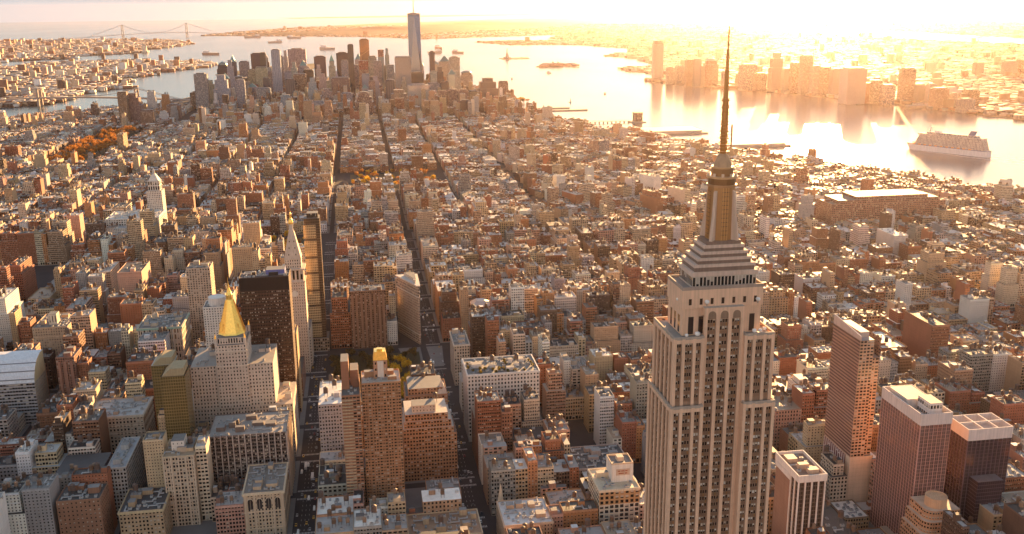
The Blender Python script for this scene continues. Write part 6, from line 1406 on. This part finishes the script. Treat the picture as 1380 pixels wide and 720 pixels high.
# ---------------------------------------------------------------- boats
def liner():
    L_, W_ = 262.0, 33.0; r = thing('cruise_ship', 'large white cruise ship sailing down the river at right with its wake behind', 'cruise ship', SHIP)
    ang = SHIP_A
    def T(x, y, z): q = rot((x, y), ang); return (SHIP[0]+q[0], SHIP[1]+q[1], SHIP[2]+z)
    def loft(name, secs, col, mat=mS, win=(0, 0, 0), bay=5, fl=3.2, top=None):
        # secs: outline (list of x, half width) at two heights
        (z0, O0), (z1, O1) = secs; mb = MB(); P0 = [(x, w_) for x, w_ in O0]+[(x, -w_) for x, w_ in reversed(O0)]; P1 = [(x, w_) for x, w_ in O1]+[(x, -w_) for x, w_ in reversed(O1)]
        n = len(P0)
        for i in range(n):
            j = (i+1) % n; ln = math.dist(P0[i], P0[j]); nu = max(1, round(ln/bay)); nv = max(1, round((z1-z0)/fl)); mb.face([T(*P0[j], z0), T(*P0[i], z0), T(*P1[i], z1), T(*P1[j], z1)], mat, col, [(0, 0), (nu, 0), (nu, nv), (0, nv)], win)
        mb.face([T(*p, z1) for p in reversed(P1)], mS, top or (.5, .46, .42)); return part(name, mb, r)
    hw = W_/2
    bow = lambda s, k: [(-L_/2, hw*.86), (-L_*.42, hw), (L_*.25, hw), (L_*.38, hw*.72), (L_*.46, hw*.32), (L_/2*k, .3)]
    loft('hull', ((-2, bow(1, .94)), (17, bow(1, 1.02))), (.62, .6, .6), mS)
    loft('hull_stripe', ((17, [(x, w_*1.01) for x, w_ in bow(1, 1.02)]), (19, [(x, w_*1.01) for x, w_ in bow(1, 1.03)])), (.12, .16, .26), mS)
    sup = lambda f, b: [(-L_*b, hw*.9), (-L_*.40, hw*.97), (L_*.28, hw*.97), (L_*f, hw*.5)]
    for k in range(11): loft('deck', ((19+k*3.2, sup(.40-k*.006, .47-k*.004)), (19+k*3.2+2.9, sup(.40-k*.006, .47-k*.004))), (.62, .58, .55), mF, (.7, .62, 31.+k), 4.4, 2.9, (.42, .36, .3))
    loft('upper_deck', ((54.2, [(-L_*.36, hw*.7), (-L_*.1, hw*.75), (L_*.1, hw*.7), (L_*.26, hw*.5)]), (60, [(-L_*.35, hw*.62), (-L_*.1, hw*.7), (L_*.1, hw*.66), (L_*.25, hw*.45)])), (.55, .52, .5), mF, (.8, .7, 44.), 5, 3)
    loft('bridge_wing', ((50, [(L_*.33, hw*1.12), (L_*.35, hw*1.12)]), (54, [(L_*.33, hw*1.12), (L_*.35, hw*1.12)])), (.6, .58, .56))
    loft('funnel', ((60, [(-L_*.31, 6), (-L_*.24, 6)]), (74, [(-L_*.33, 5), (-L_*.27, 4.4)])), (.12, .16, .3)); loft('mast', ((60, [(L_*.22, 2), (L_*.24, 2)]), (76, [(L_*.215, .6), (L_*.225, .6)])), (.6, .58, .55))
    loft('observation_dome', ((60, [(L_*.10, 9), (L_*.16, 9)]), (66, [(L_*.11, 6), (L_*.15, 6)])), (.6, .6, .6))
    for k in range(12):
        for s in (-1, 1):
            mb = MB(); x = -L_*.3+k*18; c = [T(x-4, s*(hw*.98), 19.5), T(x+4, s*(hw*.98), 19.5)]; mb.beam(c[0], c[1], 3.0, (.62, .3, .08), mS); part('lifeboat', mb, r)
def wake():
    mb = MB(); rs = random.Random(4); q = lambda x, y: tuple(map(float, (SHIP[0]+rot((x, y), SHIP_A)[0], SHIP[1]+rot((x, y), SHIP_A)[1])))
    for sgn, n_ in ((1, 60), (-1, 60)):
        for k in range(n_):
            x = 120-k*16; y = sgn*(17+max(0, (120-x))*.10)+rs.uniform(-3, 3); w_ = rs.uniform(1.5, 4)+k*.05; l_ = rs.uniform(8, 15); P_ = [q(x-l_, y-w_*.4), q(x, y-w_), q(x+l_, y-w_*.2), q(x+l_*.6, y+w_), q(x-l_*.7, y+w_*.8)]; mb.face([(*p, -2.49) for p in P_], mS, (.5, .5, .5))
    for k in range(130):
        x = -132-k*7; y = rs.uniform(-1, 1)*(9+k*.12); w_ = rs.uniform(1, 3.2); l_ = rs.uniform(5, 13); P_ = [q(x-l_, y-w_*.4), q(x, y-w_), q(x+l_, y-w_*.2), q(x+l_*.6, y+w_), q(x-l_*.7, y+w_*.8)]; mb.face([(*p, -2.485+k*1e-5) for p in P_], mS, (.55, .55, .55))
    tag(mb.build('wake_foam'), 'white foam of the wake trailing the cruise ship', 'foam', kind='stuff')
SHIP = (-1642, -2331, -2.5); SHIP_A = rad(-60)
liner(); wake()
def boat(x, y, L_, label, col=(.5, .48, .46), ang=0.6, cabin=True, sail=False, group=None):
    r = thing('sailing_boat' if sail else 'boat', label, 'boat', (x, y, -2.5), group)
    def T(a, b, z): q = rot((a, b), ang); return (x+q[0], y+q[1], z-2.5)
    mb = MB(); w_ = L_*.14; O0 = [(-L_/2, w_*.8), (L_*.2, w_*.9), (L_*.5, .1)]; P0 = O0+[(a, -b) for a, b in reversed(O0)]; H_ = L_*.1
    n = len(P0)
    for i in range(n): j = (i+1) % n; mb.face([T(P0[j][0]*.94, P0[j][1]*.8, 0), T(P0[i][0]*.94, P0[i][1]*.8, 0), T(*P0[i], H_), T(*P0[j], H_)], mS, col)
    mb.face([T(*p, H_) for p in reversed(P0)], mS, (.4, .36, .33)); part('hull', mb, r)
    if cabin:
        mb = MB(); a0, a1 = (-L_*.42, -L_*.2) if L_ > 90 else (-L_*.3, L_*.15); Q = [(a0, -w_*.6), (a1, -w_*.6), (a1, w_*.6), (a0, w_*.6)]; z1 = H_+(L_*.09 if L_ > 90 else L_*.16)
        for i in range(4): mb.face([T(*Q[i], H_), T(*Q[(i+1) % 4], H_), T(*Q[(i+1) % 4], z1), T(*Q[i], z1)], mS, (.62, .6, .58))
        mb.face([T(*p, z1) for p in Q], mS, (.55, .53, .5)); part('cabin', mb, r)
    if sail:
        mb = MB(); mb.beam(T(0, 0, H_), T(0, 0, L_*1.3), .3, (.4, .4, .4), mM); part('mast', mb, r); mb = MB(); t = .12; A = [T(0, t, H_+1), T(-L_*.45, t, H_+1), T(0, t, L_*1.28)]; Bq = [T(0, -t, H_+1), T(-L_*.45, -t, H_+1), T(0, -t, L_*1.28)]; mb.face(A, mS, (.72, .7, .66)); mb.face(Bq[::-1], mS, (.72, .7, .66)); part('sail', mb, r)
BOATS = [(-815,-5753,40,'small dark workboat in the bay below the two islands',(.1,.1,.11)), (-1149,-6229,55,'white ferry in front of the small brick island',(.6,.58,.55)), (-1121,-4579,34,'dark tugboat in the wide river left of the lone riverside tower',(.07,.06,.06)),
 (-850,-4193,18,'little white sailing boat on the wide river',(.7,.68,.64)), (1587,-9863,210,'long barge in the narrow channel at upper left',(.3,.2,.16)), (1206,-13036,230,'pale cargo ship anchored left of the downtown towers',(.4,.36,.34)), (454,-10675,240,'cargo ship anchored above the green-spired tower',(.34,.3,.28)),
 (-614,-9411,200,'cargo ship nearest the tall blue skyscraper',(.3,.27,.26)), (-752,-10421,210,'farther tanker right of the tall blue skyscraper',(.36,.2,.16)), (-849,-9328,190,'dark hulled cargo ship in the bay above the downtown domes',(.14,.13,.14)), (1730,-15510,260,'distant freighter near the far suspension bridge',(.34,.3,.28)), (1047,-14839,250,'distant freighter at the far island shore',(.34,.3,.28)), (-2550,-6133,60,'small ferry behind the skyscraper antenna',(.5,.48,.45))]
for px, py, L_, lab, c in BOATS: boat(px, py, L_, lab, c, ang=0.3+(px*7 % 10)*.25, sail='sail' in lab)
# ---------------------------------------------------------------- trees
def tree_meshes(seed, H, R_, cols, n):
    rs = random.Random(seed); t = MB(); t.lathe(0, 0, [(.45, 0), (.32, H*.25), (.22, H*.5), (.05, H*.8)], (.06, .045, .035), mB, 7)
    cl = []
    for k in range(9):
        a = rs.uniform(0, 6.28); q = rs.uniform(.25, .8)*R_; z = H*rs.uniform(.5, .88); e = (q*math.cos(a), q*math.sin(a), z); t.beam((0, 0, H*rs.uniform(.22, .45)), e, .2, (.06, .045, .035), mB); cl.append((e, R_*rs.uniform(.35, .55)))
    cl.append(((0, 0, H*.86), R_*.5)); c = MB()
    for _ in range(n):
        e, s = rs.choice(cl); v = Vector((rs.gauss(0, 1), rs.gauss(0, 1), rs.gauss(0, .8))).normalized()*s*rs.uniform(.45, 1.05); p = Vector(e)+v
        nrm = (v.normalized()+Vector((rs.gauss(0, .5), rs.gauss(0, .5), rs.gauss(0, .5)))).normalized(); u_ = nrm.orthogonal().normalized()*rs.uniform(.35, .7); w_ = nrm.cross(u_)
        co = rs.choice(cols); j = rs.uniform(.75, 1.2); c.face([tuple(p-u_-w_), tuple(p+u_-w_*.8), tuple(p+u_*.9+w_), tuple(p-u_+w_)], mL, tuple(x*j for x in co))
    return t.mesh('trunk'), c.mesh('crown')
YEL = [(.74, .46, .03), (.78, .52, .05), (.62, .34, .02), (.70, .38, .02)]; ORA = [(.46, .17, .02), (.38, .13, .015), (.50, .22, .03), (.28, .10, .02)]; OLV = [(.10, .075, .02), (.14, .09, .02), (.07, .06, .02), (.18, .11, .02)]
TV = {'yellow': [tree_meshes(s, 15, 6.0, YEL, 620) for s in (1, 2)], 'olive': [tree_meshes(s, 14, 6.2, OLV, 520) for s in (3, 4)], 'orange': [tree_meshes(s, 14, 7.0, ORA, 260) for s in (5, 6)]}
TI = []
def tree(x, y, kind, s, where, grp):
    r = thing('tree', None, 'tree', (x, y, 0), grp); tm, cm = TV[kind][rng.randrange(2)]
    for nm, me in (('trunk', tm), ('crown', cm)):
        o = bpy.data.objects.new(nm, me); COL.objects.link(o); o.parent = r
    r.scale = (s, s, s*rng.uniform(.9, 1.1)); r.rotation_euler[2] = rng.uniform(0, 6.28); p = PX((x, y, 12*s)); TI.append((r, p[0], p[1], {'yellow': 'bright yellow', 'olive': 'dark olive-brown', 'orange': 'rust-orange'}[kind]+' tree '+where))
def grove(box, n, kinds, where, s=(.8, 1.2), dmin=6.5):
    pts = []
    for _ in range(n*30):
        if len(pts) >= n: break
        x, y = rng.uniform(box[0], box[1]), rng.uniform(box[2], box[3])
        if near_diag(x, x, y, y, 20) and box[2] > -900: continue
        if all(math.hypot(x-a, y-b) > dmin for a, b in pts): pts.append((x, y))
    for x, y in pts:
        k = kinds(x, y) if callable(kinds) else rng.choice(kinds); tree(x, y, k, rng.uniform(*s), where, 'trees '+where)
def sheetbox(name, x0, x1, y0, y1, z, col):
    mb = MB(); mb.face([(x0, y0, z), (x1, y0, z), (x1, y1, z), (x0, y1, z)], mL, col); tag(mb.build(name), kind='structure')
for p in PARKS: sheetbox('park_ground', p[0]+6, p[1]-6, p[2]+6, p[3]-6, .17, (.085, .075, .035))
grove((104, 212, -812, -618), 66, lambda x, y: 'yellow' if x < 152 and -770 < y < -640 else 'olive', 'in the central square', (.85, 1.25))
grove((256, 362, -1530, -1330), 42, ['yellow', 'orange', 'yellow', 'olive'], 'in the golden park')
grove((-35, 190, -2280, -2050), 52, ['orange', 'orange', 'yellow'], 'in the distant orange park', (.9, 1.3), 8)
grove((980, 1095, -3430, -2630), 96, ['orange'], 'in the long park strip', (1.5, 2.0), 13)
grove((790, 1000, -1372, -1248), 14, ['olive', 'yellow'], 'in the far-left park')
grove((445, 496, -1155, -1085), 8, ['yellow', 'olive'], 'in the little gated park')
# street trees of the old village and the river edge
for k in range(14):
    x, y = rng.uniform(-700, -250), rng.uniform(-2700, -1750)
    cs_ = (x, y)
    tree(x, y, rng.choice(['orange', 'orange', 'yellow', 'olive']), rng.uniform(.9, 1.3), 'lining village streets', 'street trees of the village')
for k in range(16):
    t = k/15; x, y = -596+rng.uniform(-24, 16)-40*t, -4270+t*60+rng.uniform(-40, 40); 
    tree(x, y, rng.choice(['yellow', 'olive', 'orange']), rng.uniform(1.0, 1.4), 'in the riverside park', 'riverside park trees')
relabel(TI, '')
# ---------------------------------------------------------------- road markings
mk = MB()
def dash(x0, x1, y0, y1): mk.face([(x0, y0, .008), (x1, y0, .008), (x1, y1, .008), (x0, y1, .008)], mS, (.55, .53, .5))
for ax in (78, 231, 384, -228, -502):
    for y in np.arange(-1500, -280, 9.0):
        if any(abs(y-ST(n)) < 9 for n in range(14, 33)): continue
        for off in (-3.4, 0, 3.4): dash(ax+off-.1, ax+off+.1, y, y+3.2)
    for n in range(15, 32):
        for s in (-8, 8):
            for x in np.arange(ax-9.5, ax+9.6, 1.3): dash(x, x+.6, ST(n)+s-1.6, ST(n)+s+1.6)
tag(mk.build('road_markings'), kind='structure')
mb = MB(); mb.face([(66, -838, .012), (88, -838, .012), (84, -760, .012), (70, -760, .012)], MI['paving'], (.3, .2, .15)); mb.face([(96, -838, .013), (126, -838, .013), (100, -640, .013), (95, -640, .013)], MI['paving'], (.3, .22, .18)); tag(mb.build('plaza_paving'), kind='structure')
# ---------------------------------------------------------------- cars
def car_mesh(col, L_=4.7, W_=1.9, van=False):
    body, cabn, wh = MB(), MB(), MB(); h1 = .95
    prof = [(-L_/2, .35), (-L_/2, .85), (-L_*.47, h1), (L_*.42, h1-.08), (L_/2, .7), (L_/2, .35)]
    for s in (-1, 1):
        pts = [(s*W_/2, x, z) for x, z in prof]; body.face(pts if s < 0 else pts[::-1], mP, col)
    for (xa, za), (xb, zb_) in zip(prof, prof[1:]): body.face([(-W_/2, xa, za), (W_/2, xa, za), (W_/2, xb, zb_), (-W_/2, xb, zb_)][::-1], mP, col)
    r0, r1, zt = (-L_*.46, L_*.38, 2.3) if van else (-L_*.40, L_*.22, 1.5)
    cabn.frustum(-W_*.46, W_*.46, r0, r1, h1-.02, -W_*.38, W_*.38, r0+(.1 if van else .7), r1-(.5 if van else .9), zt-.08, (.02, .022, .025) if not van else col, mW if not van else mP)
    cabn.box(-W_*.37, W_*.37, r0+(.12 if van else .75), r1-(.55 if van else .95), zt-.08, zt, col, mP)
    for sx in (-1, 1):
        for y in (-L_*.31, L_*.31):
            P_ = [(y+.34*math.cos(t), .34+.34*math.sin(t)) for t in np.linspace(0, 2*math.pi, 10, endpoint=False)]
            wh.face([(sx*(W_/2+.01), a, b) for a, b in (P_ if sx > 0 else P_[::-1])], mR, (.02, .02, .02))
    return body.mesh('body'), cabn.mesh('cabin'), wh.mesh('wheels')
CARS = {'yellow': (.62, .34, .02), 'white': (.68, .66, .63), 'black': (.02, .02, .022), 'grey': (.24, .24, .25), 'dark red': (.25, .02, .02), 'silver': (.42, .42, .42)}
CM = {k: car_mesh(c) for k, c in CARS.items()}; VAN = car_mesh((.68, .66, .63), 6.5, 2.2, True)
AVN = {78: 'long straight avenue right of the gold-lantern tower', 231: 'avenue left of the gold-lantern tower', -228: 'avenue beyond the skyscraper', 384: 'avenue behind the gold pyramid tower', -502: 'wide avenue at the right'}
ci = []; lanes = {}
for ax, cnt_ in ((78, 120), (231, 75), (-502, 16)):
    for k in range(cnt_):
        y = rng.uniform(-1380 if ax == 78 else -830, -330); lane = rng.choice((-7.6, -5, -1.7, 1.7, 5, 7.6))
        if any(abs(y-q) < 7 for q in lanes.setdefault((ax, lane), [])): continue
        lanes[(ax, lane)].append(y)
        van = rng.random() < .12; kc = 'white' if van else rng.choice(['yellow', 'yellow', 'white', 'black', 'black', 'grey', 'silver', 'dark red'])
        r = thing('van' if van else 'car', None, 'van' if van else 'car', (ax+lane, y, .01), 'traffic on the avenues')
        for nm, me in zip(('body', 'cabin', 'wheels'), VAN if van else CM[kc]):
            o = bpy.data.objects.new(nm, me); COL.objects.link(o); o.parent = r
        r.rotation_euler[2] = math.pi if ax != 231 else 0
        p = PX((ax+lane, y, 1)); ci.append((r, p[0], p[1], ('white van' if van else kc+' car')+' on the '+('straight avenue' if ax == 78 else 'left avenue' if ax == 231 else 'right-hand avenue')))
relabel(ci, '')
def bus(x, y, label, col=(.66, .64, .62)):
    r = thing('bus', label, 'bus', (x, y, .01))
    mb = MB(); mb.box(x-1.3, x+1.3, y-6, y+6, .4, 3.1, col, mP); part('body', mb, r); mb = MB(); mb.box(x-1.33, x+1.33, y-5.6, y+5.9, 1.5, 2.5, (.02, .022, .025), mW); part('window_band', mb, r)
    mb = MB(); mb.box(x-.9, x+.9, y-3.5, y-1, 3.1, 3.4, (.6, .6, .58), mP); mb.box(x-.9, x+.9, y+1.5, y+3.5, 3.1, 3.4, (.6, .6, .58), mP); part('roof_unit', mb, r)
    mb = MB()
    for sx in (-1.34, 1.34):
        for yy in (-4, 3.6):
            P_ = [(y+yy+.5*math.cos(t), .5+.5*math.sin(t)) for t in np.linspace(0, 2*math.pi, 10, endpoint=False)]; mb.face([(x+sx, a, b) for a, b in (P_ if sx > 0 else P_[::-1])], mR, (.02, .02, .02))
    part('wheels', mb, r)
bus(235, -498, 'white city bus on the avenue left of the gold-lantern tower, farther one'); bus(227.5, -474, 'white city bus on the avenue left of the gold-lantern tower, nearer one')
bus(80, -520, 'white bus in the middle of the straight avenue beside the white hotel block')
# ---------------------------------------------------------------- hazy air
hz, hn, hb = newmat('haze'); hn.nodes.remove(hb)
vol = hn.nodes.new('ShaderNodeVolumePrincipled'); vol.inputs['Color'].default_value = (*HAZE_C, 1); vol.inputs['Density'].default_value = HAZE_D; vol.inputs['Anisotropy'].default_value = HAZE_G
hn.links.new(vol.outputs[0], hn.nodes['Material Output'].inputs['Volume'])
X0, X1, Y0, Y1, Z0, Z1 = CU-41500, CU+41500, CV-41500, CV+41500, -4.0, 620.0
V8 = [(x, y, z) for z in (Z0, Z1) for x, y in ((X0, Y0), (X1, Y0), (X1, Y1), (X0, Y1))]
me = bpy.data.meshes.new('haze'); me.from_pydata(V8, [], [(3, 2, 1, 0), (4, 5, 6, 7), (0, 1, 5, 4), (1, 2, 6, 5), (2, 3, 7, 6), (3, 0, 4, 7)]); me.materials.append(hz); o = bpy.data.objects.new('haze', me); COL.objects.link(o); tag(o, 'pale warm haze filling the air', 'haze', kind='stuff')
